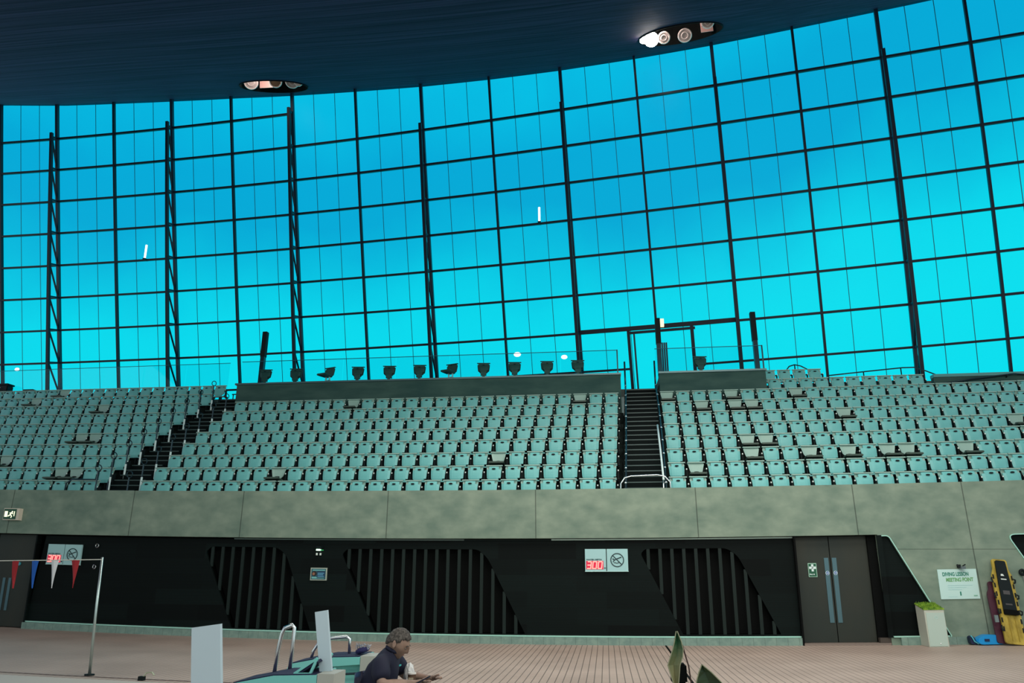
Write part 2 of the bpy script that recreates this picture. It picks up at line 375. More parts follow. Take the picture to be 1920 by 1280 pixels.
# staircases
def stairs(x0, x1, lab):
    t = empty('staircase', bow(((x0+x1)/2,18.4,3.1))); tag(t, lab, 'staircase')
    n = 24; y0, z0, y1, z1 = 18.35, 3.10, 24.9, 7.75
    bm = bmesh.new(); prof = []
    def P(s): # follows the slightly curved rake of the seat rows
        i = s*9.2; return (row_y(i)-.25 if i>0 else y0, row_z(i)+.02)
    for k in range(n):
        a = P(k/n); b = P((k+1)/n); prof.append((a[0],a[1])); prof.append((a[0],b[1]))
    prof.append((P(1)[0]+.4, P(1)[1])); prof.append((P(1)[0]+.4, 2.9)); prof.append((prof[0][0],2.9))
    a = [bm.verts.new((x0,y,z)) for y,z in prof]; b = [bm.verts.new((x1,y,z)) for y,z in prof]
    bm.faces.new(a); bm.faces.new(b[::-1])
    for k in range(len(prof)): bm.faces.new((a[k],b[k],b[(k+1)%len(prof)],a[(k+1)%len(prof)]))
    for v in bm.verts: v.co.x += drift(v.co.y)
    obj_w('flight', bm, M_step, t, bowed=True)
    for k in range(n):
        a = P(k/n); b = P((k+1)/n)
        bm = bmesh.new(); box(bm, x0+.04, x1-.04, a[0]-.012, a[0]+.05, b[1]-.022, b[1]+.006)
        for v in bm.verts: v.co.x += drift(v.co.y)
        obj_w('nosing', bm, M_nosing, t, bowed=True)
stairs(-13.90, -12.84, 'dark diagonal staircase between the left and middle seat blocks')
stairs(.44, 1.50, 'dark straight staircase leading up to the glazed door')

# parapet of the ledge behind the middle block, and right piece
def parapet(n, x0, x1, ztop, lab):
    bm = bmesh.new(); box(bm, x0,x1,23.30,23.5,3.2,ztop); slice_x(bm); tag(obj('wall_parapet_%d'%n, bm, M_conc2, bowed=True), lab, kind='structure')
parapet(1, -12.55, .62, 7.74, 'dark concrete parapet behind the middle seats')
parapet(2, 1.86, 5.22, 7.74, 'dark concrete parapet right of the straight stairs')
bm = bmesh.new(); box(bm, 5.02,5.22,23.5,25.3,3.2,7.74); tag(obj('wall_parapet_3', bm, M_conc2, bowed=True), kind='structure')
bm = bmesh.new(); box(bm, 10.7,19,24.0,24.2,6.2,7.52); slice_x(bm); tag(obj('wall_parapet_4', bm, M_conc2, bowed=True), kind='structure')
# ledge and concourse floor
def slab(nm, x0,x1,y0,y1,z0,z1,m):
    bm = bmesh.new(); box(bm, x0,x1,y0,y1,z0,z1); slice_x(bm); tag(obj(nm, bm, m, bowed=True), kind='structure')
M_conf = mat('concourse_concrete', (.10,.13,.12), .8)
slab('floor_concourse', -30,20,25.31,31.5,7.45,7.73,M_conf)
slab('floor_ledge', -12.55,.62,23.5,25.31,7.45,7.70,M_conf); slab('floor_ledge_right', 1.86,5.02,23.5,25.31,7.45,7.70,M_conf)
# coping strips
def coping(n, x0,x1): 
    bm = bmesh.new(); box(bm, x0,x1,23.24,23.56,7.74,7.80); slice_x(bm); tag(obj('trim_%d'%n, bm, mat('coping',(.10,.19,.20),.3,.4), bowed=True), kind='structure')
coping(6,-12.6,.64); coping(7,1.84,5.25)
bm = bmesh.new(); box(bm,10.7,19,23.96,24.24,7.52,7.62); slice_x(bm); tag(obj('trim_8', bm, mat('coping_teal',(.10,.34,.33),.4), bowed=True), kind='structure')

# ================================================================ GLAZED FACADE
slab('floor_concourse_right', 10.9,19,24.2,25.31,7.2,7.45,M_conf)
FP = dict(P0=(-6.898,27.219,14.979), A=(2.985,-.295,.006), B=(-.060,-.357,1.476), C=(-.00361,-.02319,.00087))
def fac(c, r):
    a, b = c-7, r-3
    return Vector([FP['P0'][k]+a*FP['A'][k]+b*FP['B'][k]+a*a*FP['C'][k] for k in range(3)])
def fnormal(c):
    t = fac(c+.1,3)-fac(c-.1,3); u = fac(c,4)-fac(c,3); n = t.cross(u).normalized()
    return n if n.y < 0 else -n
EDGE = [(-2,8.55),(-.07,8.31),(.98,8.14),(2.01,8.03),(3,7.91),(4,7.78),(5.01,7.62),(6.02,7.48),(7.01,7.34),(8.01,7.24),(9,7.17),(10.01,7.14),(11.01,7.14),(11.99,7.18),(12.99,7.23),(13.58,7.26),(17,7.5)]
def edge_r(c):
    for (a,b),(d,e_) in zip(EDGE, EDGE[1:]):
        if a <= c <= d: return b+(e_-b)*(c-a)/(d-a)
    return EDGE[0][1] if c < EDGE[0][0] else EDGE[-1][1]
win = empty('window_1', bow(fac(7,-1.9))); tag(win, 'huge teal glazed facade divided by dark steel bars', kind='structure')
C0, C1 = -2, 17
LOW = -1.95
bm = bmesh.new()   # glass skin
steps = [C0+k/3 for k in range((C1-C0)*3+1)]
for s0, s1 in zip(steps, steps[1:]):
    prev = None
    R0 = [LOW]+[r for r in range(-1,8)]
    col0 = [r for r in R0 if r < edge_r(s0)]+[edge_r(s0)+.05]; col1 = col0[:-1]+[edge_r(s1)+.05]
    for a, b, c, d in zip(col0, col0[1:], col1, col1[1:]):
        q = [bm.verts.new(bow(fac(s0,a))), bm.verts.new(bow(fac(s1,c))), bm.verts.new(bow(fac(s1,d))), bm.verts.new(bow(fac(s0,b)))]
        bm.faces.new(q)
bmesh.ops.remove_doubles(bm, verts=bm.verts, dist=1e-4)
obj_w('glass', bm, M_glass, win)
thick = {1,3,5,7,9,11,13,15,-1}
for c in range(C0, C1+1):
    top = edge_r(c)+.06; n = fnormal(c); wdt = .125 if c in thick else .085
    rs = [LOW]+list(range(-1,int(math.floor(top))+1))+[top]
    bm = bmesh.new(); bar(bm, [bow(fac(c,r))+n*.07 for r in rs], wdt, .14, n); obj_w('mullion', bm, M_frame_hi if c in thick else M_frame, win)
for r in range(-1, 8):
    segs = [(C0, C1)]
    if r == 7: segs = [(C0, 5)]
    if r == -1: segs = [(C0, 9.62), (10.52, C1)]
    for a, b in segs:
        k = int((b-a)*2); bm = bmesh.new()
        bar(bm, [bow(fac(a+(b-a)*i/k, r))+fnormal(a+(b-a)*i/k)*.075 for i in range(k+1)], .085 if r!=0 else .09, .12, fnormal((a+b)/2)); obj_w('transom', bm, M_frame, win)
for c in range(C0, C1):        # thin glass seams, two to a bay
    for s in (1/3, 2/3):
        top = edge_r(c+s)+.05; rs = [LOW]+list(range(-1,int(math.floor(top))+1))+[top]; n = fnormal(c+s)
        bm = bmesh.new(); bar(bm, [bow(fac(c+s,r))+n*.012 for r in rs], .022, .012, n); obj_w('glass_seam', bm, M_seam, win)
# lattice trusses standing inside the facade on every second mullion
for c, top in ((-1,7.3),(1,7.12),(3,7.12),(5,7.10),(7,6.12),(9,6.12),(11,6.12),(13,6.12),(15,6.12)):
    n = fnormal(c); t = empty('facade_truss', bow(fac(c,LOW))+n*.5)
    names = {-1:'outermost left',1:'first',3:'second',5:'third',7:'fourth',9:'fifth',11:'sixth',13:'seventh',15:'outermost right'}
    tag(t, 'dark lattice steel truss against the glazing, %s counted from the left'%names[c] if c not in (-1,15) else 'dark lattice steel truss, %s one against the glazing'%names[c], 'truss', 'lattice trusses of the glazed facade')
    def dep(r): return .42+(top-r)/9*.48
    rs = [LOW]+list(range(-1,int(top)+1))+[top]
    bm = bmesh.new(); bar(bm, [bow(fac(c,r))+n*dep(r) for r in rs], .12, .12, n); obj_w('chord', bm, M_frame, t)
    for r in range(-1,int(top)+1):
        bm = bmesh.new(); bar(bm, [bow(fac(c,r))+n*.1, bow(fac(c,r))+n*dep(r)], .06, .08, (0,0,1)); obj_w('rung', bm, M_frame_hi, t)
        if r-1 >= -1 or True:
            bm = bmesh.new(); bar(bm, [bow(fac(c,r))+n*(dep(r)-.03), bow(fac(c,max(r-1,LOW)))+n*.1], .05, .06, (1,0,0)); obj_w('diagonal', bm, M_frame, t)
# glazed door in the facade, above the straight stairs
t = empty('door_3', bow(fac(9.8,LOW))); tag(t, 'glazed door in the facade at the top of the stairs', kind='structure')
def fbar(name, c0,r0,c1,r1,w_,d_,m,off=.12):
    n = fnormal((c0+c1)/2); bm = bmesh.new(); k = 4
    bar(bm, [bow(fac(c0+(c1-c0)*i/k, r0+(r1-r0)*i/k))+n*off for i in range(k+1)], w_, d_, n); obj_w(name, bm, m, t)
fbar('header', 9.02,.02,11.0,.02,.17,.16,M_frame); fbar('header', 9.64,-.09,10.48,-.09,.10,.16,M_frame)
fbar('jamb', 9.64,LOW,9.64,-.02,.11,.14,M_frame); fbar('jamb', 9.71,LOW,9.71,-.06,.06,.12,M_frame_hi)
fbar('jamb', 10.02,LOW,10.02,-.02,.10,.14,M_frame); fbar('jamb', 10.44,LOW,10.44,-.02,.13,.14,M_frame)

# ================================================================ CEILING
def ceil_pt(x_c, s):
    e0 = fac(x_c, edge_r(x_c)); 
    return Vector((e0.x, e0.y+.5-s, e0.z+.28-.53*s+.0042*s*s))
bm = bmesh.new(); cols_ = [C0+k*.5 for k in range(int((C1-C0)*2)+1)]; rows_ = [0,.5]+[1+k for k in range(0,34,1)]
grid = [[bm.verts.new(ceil_pt(c, s)) for s in rows_] for c in cols_]
top_ = [[bm.verts.new(ceil_pt(c, s)+Vector((0,.2,1.4))) for s in rows_] for c in cols_]
for i in range(len(cols_)-1):
    for j in range(len(rows_)-1):
        bm.faces.new((grid[i][j],grid[i+1][j],grid[i+1][j+1],grid[i][j+1])); bm.faces.new((top_[i][j],top_[i][j+1],top_[i+1][j+1],top_[i+1][j]))
for g in (0,len(cols_)-1):
    for j in range(len(rows_)-1): bm.faces.new((grid[g][j],grid[g][j+1],top_[g][j+1],top_[g][j]))
for j in (0,len(rows_)-1):
    for i in range(len(cols_)-1): bm.faces.new((grid[i][j],grid[i+1][j],top_[i+1][j],top_[i][j]))
ceil = obj('ceiling', bm, M_ceil); tag(ceil, 'dark blue slatted timber ceiling sweeping down from the glazing', kind='structure')
# two round openings are cut through it for the floodlight wells
def ceil_frame(c):
    """local frame (origin,x,y,n) of the ceiling underside near point c"""
    return Vector((1,0,.02)).normalized(), Vector((0,-.883,-.469)).normalized()
WELLS = [(Vector((-13.18,24.42,0)),1.40), (Vector((3.28,22.1,0)),1.50)]
def zc(x,y):
    # ceiling height at x,y by search along the nearest strip
    best = None
    for c in [C0+k*.05 for k in range((C1-C0)*20)]:
        e0 = fac(c, edge_r(c))
        if best is None or abs(e0.x-x) < best[0]: best = (abs(e0.x-x), c, e0)
    c, e0 = best[1], best[2]; s = e0.y+.5-y
    return ceil_pt(c, s).z, -.53+.0084*s
bpy.context.view_layer.update()
wells = []
for o0, rad in WELLS:
    z, dz = zc(o0.x, o0.y); z2, _ = zc(o0.x+1, o0.y); z1, _ = zc(o0.x-1, o0.y)
    ex = Vector((1,0,(z2-z1)/2)).normalized(); ey = Vector((0,-1,dz)); ey = (ey-ex*ey.dot(ex)).normalized(); n = ex.cross(ey).normalized()
    if n.z > 0: n = -n
    o = Vector((o0.x,o0.y,z)); wells.append((o,ex,ey,n,rad))
    bm = bmesh.new(); cyl(bm, o+n*.8, -n, rad, 4.0, 40)
    cut = obj('cut', bm, M_black)
    md = ceil.modifiers.new('b','BOOLEAN'); md.operation = 'DIFFERENCE'; md.object = cut; md.solver = 'EXACT'
    bpy.context.view_layer.update(); dg = bpy.context.evaluated_depsgraph_get()
    me = bpy.data.meshes.new_from_object(ceil.evaluated_get(dg)); ceil.modifiers.clear(); ceil.data = me; bpy.data.objects.remove(cut)
for v in ceil.data.vertices: v.co = bow(v.co)
labs = ['recessed round ceiling well with unlit floodlights, above the left part of the glazing', 'recessed round ceiling well with one glaring floodlight, at the upper right']
M_lens = mat('floodlight_lens', (.35,.31,.30), .25, .3); M_rimw = mat('lamp_rim', (.75,.68,.66), .35, .6)
M_on = mat('lit_lamp', (1,1,1), .5, emit=(1.0,.93,.86), estr=60); M_glow = mat('copper_reflector', (.9,.55,.5), .4, .2)
for wi, (o,ex,ey,n,rad) in enumerate(wells):
    t = empty('floodlight_well', bow(o-n*1.2)); tag(t, labs[wi], 'ceiling light', 'floodlight wells in the ceiling')
    bm = bmesh.new(); R = [o+n*.02]; k = 40
    r0 = [bm.verts.new(o+n*.03+(ex*math.cos(2*PI*i/k)+ey*math.sin(2*PI*i/k))*rad) for i in range(k)]
    r1 = [bm.verts.new(o-n*1.25+(ex*math.cos(2*PI*i/k)+ey*math.sin(2*PI*i/k))*rad) for i in range(k)]
    r2 = [bm.verts.new(o+n*.03+(ex*math.cos(2*PI*i/k)+ey*math.sin(2*PI*i/k))*(rad-.03)) for i in range(k)]
    r3 = [bm.verts.new(o-n*1.22+(ex*math.cos(2*PI*i/k)+ey*math.sin(2*PI*i/k))*(rad-.03)) for i in range(k)]
    for i in range(k):
        j = (i+1)%k
        bm.faces.new((r0[i],r0[j],r1[j],r1[i])); bm.faces.new((r2[i],r2[j],r3[j],r3[i])); bm.faces.new((r0[i],r0[j],r2[j],r2[i]))
    bm.faces.new(r1); bm.faces.new(r3)
    obj_w('housing', bm, M_black, t, bowed=True)
    if wi == 0: lamps = [(-.98,.1,.20,.27,M_lens),(.15,.15,.18,.24,mat('brown_lens',(.10,.06,.03),.4)),(.85,.05,.16,.26,M_lens),(1.12,.05,.12,.15,M_rimw)]
    else: lamps = [(-1.08,.22,-.10,.22,M_on),(-1.36,.12,-.06,.09,M_on),(-.64,.25,-.10,.19,M_lens),(.10,.25,-.12,.22,M_lens),(.82,.85,.10,.20,M_lens)]
    for lx, ly, dn, lr, lm in lamps:
        p = bow(o+ex*lx+ey*ly-n*dn); dirn = (Vector((0,0,1.7))-p).normalized()
        dirn = (dirn+Vector((0,0,-.25))).normalized()
        bm = bmesh.new(); cyl(bm, p-dirn*.35, dirn, lr*.55, .35, 20, lr); fl = obj_w('floodlight', bm, mat('lamp_body',(.03,.025,.025),.5), t)
        bm = bmesh.new(); pts = []; q = dirn.to_track_quat('Z','Y')
        tube(bm, [p+dirn*.01+q @ Vector((math.cos(2*PI*i/24)*lr,math.sin(2*PI*i/24)*lr,0)) for i in range(24)], .03, 6, True)
        a = obj_w('lamp_rim', bm, M_rimw if lm != M_on else M_on, t)
        bm = bmesh.new(); cyl(bm, p+dirn*.0, dirn, lr-.02, .02, 24); b = obj_w('lens', bm, lm, t)
        if lm is M_lens:
            bm = bmesh.new(); tube(bm, [p+dirn*.03+q @ Vector((math.cos(2*PI*i/20)*lr*.5,math.sin(2*PI*i/20)*lr*.5,0)) for i in range(20)], .018, 6, True)
            obj_w('lens_ring', bm, M_rimw, t)
    # copper coloured reflector plate
    bm = bmesh.new()
    cx, wx = (-.45,.42) if wi == 0 else (1.05,.22)
    q0 = o+ex*cx+ey*(-.55)-n*.55
    pl = [q0-ex*wx-n*.5, q0+ex*wx-n*.5, q0+ex*wx+ey*.1+n*.5, q0-ex*wx+ey*.1+n*.5]
    a = [bm.verts.new(p) for p in pl]; b = [bm.verts.new(p-ey*.03) for p in pl]; bm.faces.new(a); bm.faces.new(b[::-1])
    for k in range(4): bm.faces.new((a[k],b[k],b[(k+1)%4],a[(k+1)%4]))
    obj_w('reflector', bm, M_glow, t, bowed=True)
    pl_ = bpy.data.lights.new('well_lamp','POINT'); pl_.energy = 60 if wi == 0 else 160; pl_.color = (1,.8,.72); pl_.shadow_soft_size = .15
    po = bpy.data.objects.new('well_lamp', pl_); COL.objects.link(po); po.location = bow(o+ex*(-.4 if wi==0 else -1.0)+ey*.55-n*.35)
# ================================================================ SEATS
def shell(bm, outline_w, z0, z1, y, bulge, thick, ntop=.0, taper=1.0, nx=6, nz=5, rnd=.06):
    """rounded, slightly domed shell standing in x,z; front towards -y"""
    F = []
    for j in range(nz+1):
        v = j/nz; rowv = []
        for i in range(nx+1):
            u = -1+2*i/nx; wdt = outline_w/2*(taper+(1-taper)*v)
            vv = 2*v-1
            # pull corners in
            k = 1 - rnd*(abs(u)**6*abs(vv)**6)*3
            x = u*wdt*k; z = (z0+z1)/2+vv*(z1-z0)/2*k
            yy = y-bulge*(1-u**4)*(1-vv**4)+ntop*v
            rowv.append((x,yy,z))
        F.append(rowv)
    fv = [[bm.verts.new(p) for p in r] for r in F]; bv = [[bm.verts.new((p[0],p[1]+thick,p[2])) for p in r] for r in F]
    for j in range(nz):
        for i in range(nx):
            bm.faces.new((fv[j][i],fv[j][i+1],fv[j+1][i+1],fv[j+1][i])); bm.faces.new((bv[j][i],bv[j+1][i],bv[j+1][i+1],bv[j][i+1]))
    for i in range(nx):
        bm.faces.new((fv[0][i],bv[0][i],bv[0][i+1],fv[0][i+1])); bm.faces.new((fv[nz][i],fv[nz][i+1],bv[nz][i+1],bv[nz][i]))
    for j in range(nz):
        bm.faces.new((fv[j][0],fv[j+1][0],bv[j+1][0],bv[j][0])); bm.faces.new((fv[j][nx],bv[j][nx],bv[j+1][nx],bv[j+1][nx]) if False else (fv[j][nx],bv[j][nx],bv[j+1][nx],fv[j+1][nx]))
def slot(bm, x, y, z, a, b, flat=False):
    k = 14; f = []; g = []
    for i in range(k):
        c, s = math.cos(2*PI*i/k), math.sin(2*PI*i/k)
        f.append(bm.verts.new((x+a*c, y, z+b*s))); g.append(bm.verts.new((x+a*c*.8, y+.012, z+b*s*.8)))
    bm.faces.new(f)
    for i in range(k): bm.faces.new((f[i],f[(i+1)%k],g[(i+1)%k],g[i]))
    bm.faces.new(g)
def seat_parts(down, msee=None):
    """list of (name, bmesh, material) of a tip-up seat, origin on the tread under the seat, front = -y"""
    P = []
    ms = msee or M_seat; mb = msee or M_seatback
    bm = bmesh.new(); shell(bm, .44, .40 if not down else .46, .775, .03, -.02, .022, .055, .76 if not down else .64, rnd=.05)
    v = box(bm, -.218,.226,.03,.105,.748,.775)       # rolled top edge
    P.append(('backrest', bm, mb))
    if not down:
        bm = bmesh.new(); shell(bm, .405, .345, .735, -.015, .032, .03, .045, .90, rnd=.12); box(bm,-.20,.20,-.01,.02,.335,.36); P.append(('seat_pan', bm, ms))
        bm = bmesh.new(); slot(bm, 0, -.035, .668, .052, .021); P.append(('hand_slot', bm, M_dark))
    else:
        bm = bmesh.new(); r = bmesh.ops.create_cube(bm, size=1)
        for q in r['verts']: q.co = Vector((q.co.x*.43*(1 if q.co.y<0 else .9), -.19+q.co.y*.40, .415+q.co.z*.05+(.02 if q.co.y<0 else -.02)))
        bmesh.ops.bevel(bm, geom=bm.edges[:], offset=.015, segments=2, affect='EDGES'); P.append(('seat_pan', bm, M_shadeseat))  # underside shade put into the lowered pan's colour
        bm = bmesh.new(); slot(bm, .0, .005, .50, .075, .02); P.append(('hand_slot', bm, M_dark))
    bm = bmesh.new(); box(bm,.238,.262,-.02,.10,.36,.60); box(bm,.225,.275,-.05,.0,.345,.375); box(bm,-.262,-.215,-.05,.0,.345,.370); box(bm,.235,.262,.02,.20,.30,.36)
    box(bm,-.24,.25,.05,.11,.33,.36); box(bm,-.02,.02,.06,.22,.0,.36); box(bm,.20,.25,.05,.075,.56,.60)
    P.append(('bracket', bm, M_dark))
    bm = bmesh.new(); box(bm,.236,.264,-.028,-.02,.565,.60); P.append(('number_plate', bm, M_plate))
    return P
def make_proto(down, name='stadium_seat', m=None):
    t = empty(name)
    ks = []
    for nm, bm, mm in seat_parts(down, m): ks.append(obj(nm, bm, mm, t, smooth=False))
    KIDS[t.name] = ks; return t
DOWN = {('m',7,8),('m',7,23),('m',2,19),('m',1,7),('r',7,0),('r',7,4),('r',7,8),('r',6,2),('r',6,4),('r',6,5),('r',3,4),('r',3,5),('r',2,4),('r',2,7),('r',2,9),('r',2,11),('r',2,12),('r',2,15),('r',1,1),('r',4,19),('r',5,10),('l',1,3),('l',1,2),('l',2,8),('l',4,4),('l',4,5),('l',7,7),('l',8,14),('l',9,13)}
allseats = []; beyond = []
for b, rows in (('m',8),('r',10),('l',10)):
    for i in range(rows):
        for j in range(26 if b=='m' else 40):
            x = BX[b]+.0313*i+.5*j*(-1 if b=='l' else 1)
            if b == 'r':
                if i >= 8 and x < 5.45: continue
                if i == 8 and x > 10.45: continue
                if i == 9 and x > 7.4: continue
            p = bow((x, row_y(i), row_z(i)))
            v = p-Vector((0,0,1.7)); px = 960+1350*v.dot(r_)/v.dot(d_)
            if -14 < px < 1934: allseats.append((v.length, b, i, j, p))
            elif -230 < px < 2150: beyond.append((v.length, b, i, j, p))
allseats.sort(key=lambda s: s[0])
BLK = {'m':'middle block', 'r':'right block', 'l':'left block'}
ROW = ['front row','second row','third row','fourth row','fifth row','sixth row','seventh row','eighth row','ninth row','tenth row']
protos = {}
for n, (dd, b, i, j, p) in enumerate(allseats[:300]):
    down = (b,i,j) in DOWN
    if down not in protos: o = protos[down] = make_proto(down)
    else: o = copy_tree(protos[down])
    o.location = p
    st = 'lowered' if down else 'folded'
    if b == 'm' and j > 12: pos = '%s from the straight stairs'%ORD[26-j]
    elif b == 'm': pos = '%s from the diagonal stairs'%ORD[j+1]
    elif b == 'r': pos = '%s from the straight stairs'%ORD[j+1]
    else: pos = '%s from the diagonal stairs'%ORD[j+1]
    tag(o, '%s pale teal seat, %s of the %s, %s'%(st, ROW[i], BLK[b], pos), 'seat', 'tip-up seats of the stand')
# the remaining, farther rows
def parts_mesh(down):
    out_ = []
    for nm, bm, mm in seat_parts(down): 
        out_.append(([v.co.copy() for v in bm.verts], [[v.index for v in f.verts] for f in bm.faces], mm)) if not bm.verts.index_update() else None
        bm.free()
    return out_
PM = {True: parts_mesh(True), False: parts_mesh(False)}
mats_ = [M_seat, M_seatback, M_dark, M_plate, M_shadeseat]; V = []; F = []; FM = []
for dd, b, i, j, p in allseats[300:]+beyond:
    for vs, fs, mm in PM[(b,i,j) in DOWN]:
        o0 = len(V); V += [v+p for v in vs]; F += [[k+o0 for k in f] for f in fs]; FM += [mats_.index(mm)]*len(fs)
me = bpy.data.meshes.new('stadium_seats'); me.from_pydata([tuple(v) for v in V], [], F)
for m_ in mats_: me.materials.append(m_)
me.polygons.foreach_set('material_index', FM)
bmx = bmesh.new(); bmx.from_mesh(me); bmesh.ops.recalc_face_normals(bmx, faces=bmx.faces); bmx.to_mesh(me); bmx.free()
o = bpy.data.objects.new('stadium_seats', me); COL.objects.link(o)
tag(o, 'pale teal tip-up seats filling the upper and outer rows of the stand', 'seats', kind='stuff')

# single pedestal seats on the ledge, backlit shade put into their colour
def ledge_proto(down):
    t = empty('pedestal_seat'); ks = []
    bm = bmesh.new(); shell(bm, .46, .42, .80, .03, -.02, .022, .05, .82, rnd=.07); box(bm,-.232,.232,.035,.10,.775,.80); ks.append(obj('backrest', bm, M_shadeseat, t))
    bm = bmesh.new()
    if down: 
        r = bmesh.ops.create_cube(bm, size=1)
        for q in r['verts']: q.co = Vector((q.co.x*.40*(1 if q.co.y<0 else .9), -.20+q.co.y*.42, .46+q.co.z*.07))
        bmesh.ops.bevel(bm, geom=bm.edges[:], offset=.025, segments=2, affect='EDGES')
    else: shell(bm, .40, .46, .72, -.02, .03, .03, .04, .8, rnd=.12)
    ks.append(obj('seat_pan', bm, M_shadeseat, t))
    bm = bmesh.new()
    if down: box(bm,-.09,-.07,-.06,.02,.30,.43); box(bm,.07,.09,-.06,.02,.30,.43); box(bm,-.09,.09,-.06,.02,.29,.31); box(bm,-.02,.02,-.04,.0,0,.30)
    else: box(bm,-.10,.10,-.03,.06,.34,.46); box(bm,-.05,.05,-.02,.05,.27,.34); box(bm,-.02,.02,-.02,.04,0,.27)
    ks.append(obj('pedestal', bm, M_shadeseat if not down else M_white, t))
    bm = bmesh.new(); slot(bm, 0, -.046 if not down else .004, .70 if not down else .75, .045, .014); ks.append(obj('hand_slot', bm, M_dark, t))
    KIDS[t.name] = ks; return t
LX = [-11.9,-10.75,-9.52,-8.46,-7.32,-6.24,-5.12,-3.99,-2.92,-1.81,-.77]
lp = {}
for k, x in enumerate(LX+[3.3]):
    down = k in (2,6)
    if down not in lp: o = lp[down] = ledge_proto(down)
    else: o = copy_tree(lp[down])
    o.location = bow((x,24.0,7.70)); o.rotation_euler = (0,0,.12 if not down else -.35)
    if k == 11: lab = 'lone dark grey pedestal seat on the ledge right of the glazed door'
    else: lab = 'dark grey pedestal seat on the ledge, %s from the left, pan %s'%(ORD[k+1], 'lowered' if down else 'folded')
    tag(o, lab, 'seat', 'pedestal seats along the ledge')

# balustrades of clear glass
def balustrade(x0, x1, y, z0, z1, lab, posts=(), side=None):
    t = empty('glass_balustrade', bow(((x0+x1)/2,y,z0))); tag(t, lab, 'balustrade', 'clear glass balustrades of the stand')
    n = max(1,round((x1-x0)/1.9))
    for k in range(n):
        a = x0+(x1-x0)*k/n+.012; b = x0+(x1-x0)*(k+1)/n-.012
        bm = bmesh.new(); box(bm,a,b,y-.008,y+.008,z0,z1); slice_x(bm); obj_w('pane', bm, M_bal, t, bowed=True)
    bm = bmesh.new(); box(bm,x0,x1,y-.012,y+.012,z1,z1+.018); slice_x(bm); obj_w('top_rail', bm, M_seam, t, bowed=True)
    for px in posts:
        bm = bmesh.new(); box(bm,px-.02,px+.02,y-.02,y+.02,z0,z1+.02); obj_w('end_post', bm, M_steel, t, bowed=True)
balustrade(-12.5,.54,23.40,7.80,8.60,'clear glass balustrade on the ledge behind the middle seats',(.54,))
balustrade(1.76,5.2,23.40,7.80,8.60,'clear glass balustrade on the ledge right of the glazed door',(5.2,))
balustrade(-25.5,-14.4,26.0,7.73,9.33,'tall clear glass balustrade on the concourse above the left seats')

# dark totem posts
for k, (x, zt, lab) in enumerate(((-12.29,10.06,'dark square post rising at the left end of the ledge'),(2.0,10.02,'dark post with a lit fitting beside the glazed door'),(5.24,10.12,'dark post at the right end of the right parapet'))):
    t = empty('post', bow((x,24.5,7.70))); tag(t, lab, 'post', 'dark posts on the ledge')
    bm = bmesh.new(); box(bm,x-.075,x+.075,24.42,24.58,7.70,9.1); obj_w('lower_shaft', bm, M_steel, t, bowed=True)
    bm = bmesh.new(); box(bm,x-.085,x+.085,24.41,24.59,9.1,zt); obj_w('upper_shaft', bm, M_dark, t, bowed=True)
    if k == 1:
        bm = bmesh.new(); box(bm,x+.10,x+.22,24.45,24.55,9.72,10.0); obj_w('lamp', bm, mat('warm_lamp',(1,.9,.6),.5,emit=(1,.85,.5),estr=1.1), t, bowed=True)
        for q in range(3):
            bm = bmesh.new(); box(bm,x+.10+q*.07,x+.15+q*.07,24.5,24.6,7.70,9.15); obj_w('side_panel', bm, M_frame_hi, t, bowed=True)

# reflections in the glazing, built as added glowing tubes and spots
M_reflect = mat('lit_tube', (1,1,1), .5, emit=(.95,.97,1), estr=1.6)  # glow that paints bright reflections onto the glass
for x, c, r0, lab in ((0,2.5,3.0,'white tube light at the glazing, left part'),(0,8.6,3.0,'white tube light at the glazing, right of centre')):
    pass
def tube_reflection(c, r, h, lab):
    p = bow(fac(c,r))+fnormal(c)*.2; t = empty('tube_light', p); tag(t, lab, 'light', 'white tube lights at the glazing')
    bm = bmesh.new(); tube(bm,[p+Vector((0,0,.03)),p+Vector((0,-.02,h))],.045,10); obj_w('tube', bm, M_reflect, t)
    bm = bmesh.new(); box(bm,p.x-.06,p.x+.06,p.y-.06,p.y+.2,p.z-.03,p.z+.03); obj_w('bracket', bm, M_frame, t)  # added support under the reflection shape
tube_reflection(2.52,3.02,.68,'white upright tube light on a glazing bar, in the left third')
tube_reflection(8.58,3.02,.66,'white upright tube light on a glazing bar, above the ledge seats')
def spot_reflection(c, r, sx, sz, lab):  # reflected bright spot, built as a glowing blob on the glass
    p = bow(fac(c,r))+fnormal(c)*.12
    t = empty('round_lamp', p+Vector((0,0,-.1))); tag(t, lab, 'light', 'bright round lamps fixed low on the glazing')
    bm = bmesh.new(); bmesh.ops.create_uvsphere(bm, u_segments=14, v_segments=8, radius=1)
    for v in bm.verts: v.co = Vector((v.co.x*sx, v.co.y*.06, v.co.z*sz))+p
    obj_w('globe', bm, M_reflect, t, smooth=True)
    bm = bmesh.new(); box(bm,p.x-.03,p.x+.03,p.y,p.y+.14,p.z-.03,p.z+.03); obj_w('mount', bm, M_frame, t)  # added support behind the reflection shape
spot_reflection(.27,-.16,.11,.08,'small bright round lamp low on the glazing at far left')
spot_reflection(8.15,-.43,.15,.10,'bright round lamp on the glazing behind the ledge seats, left one of two')
spot_reflection(8.78,-.58,.13,.09,'bright round lamp on the glazing behind the ledge seats, right one of two')

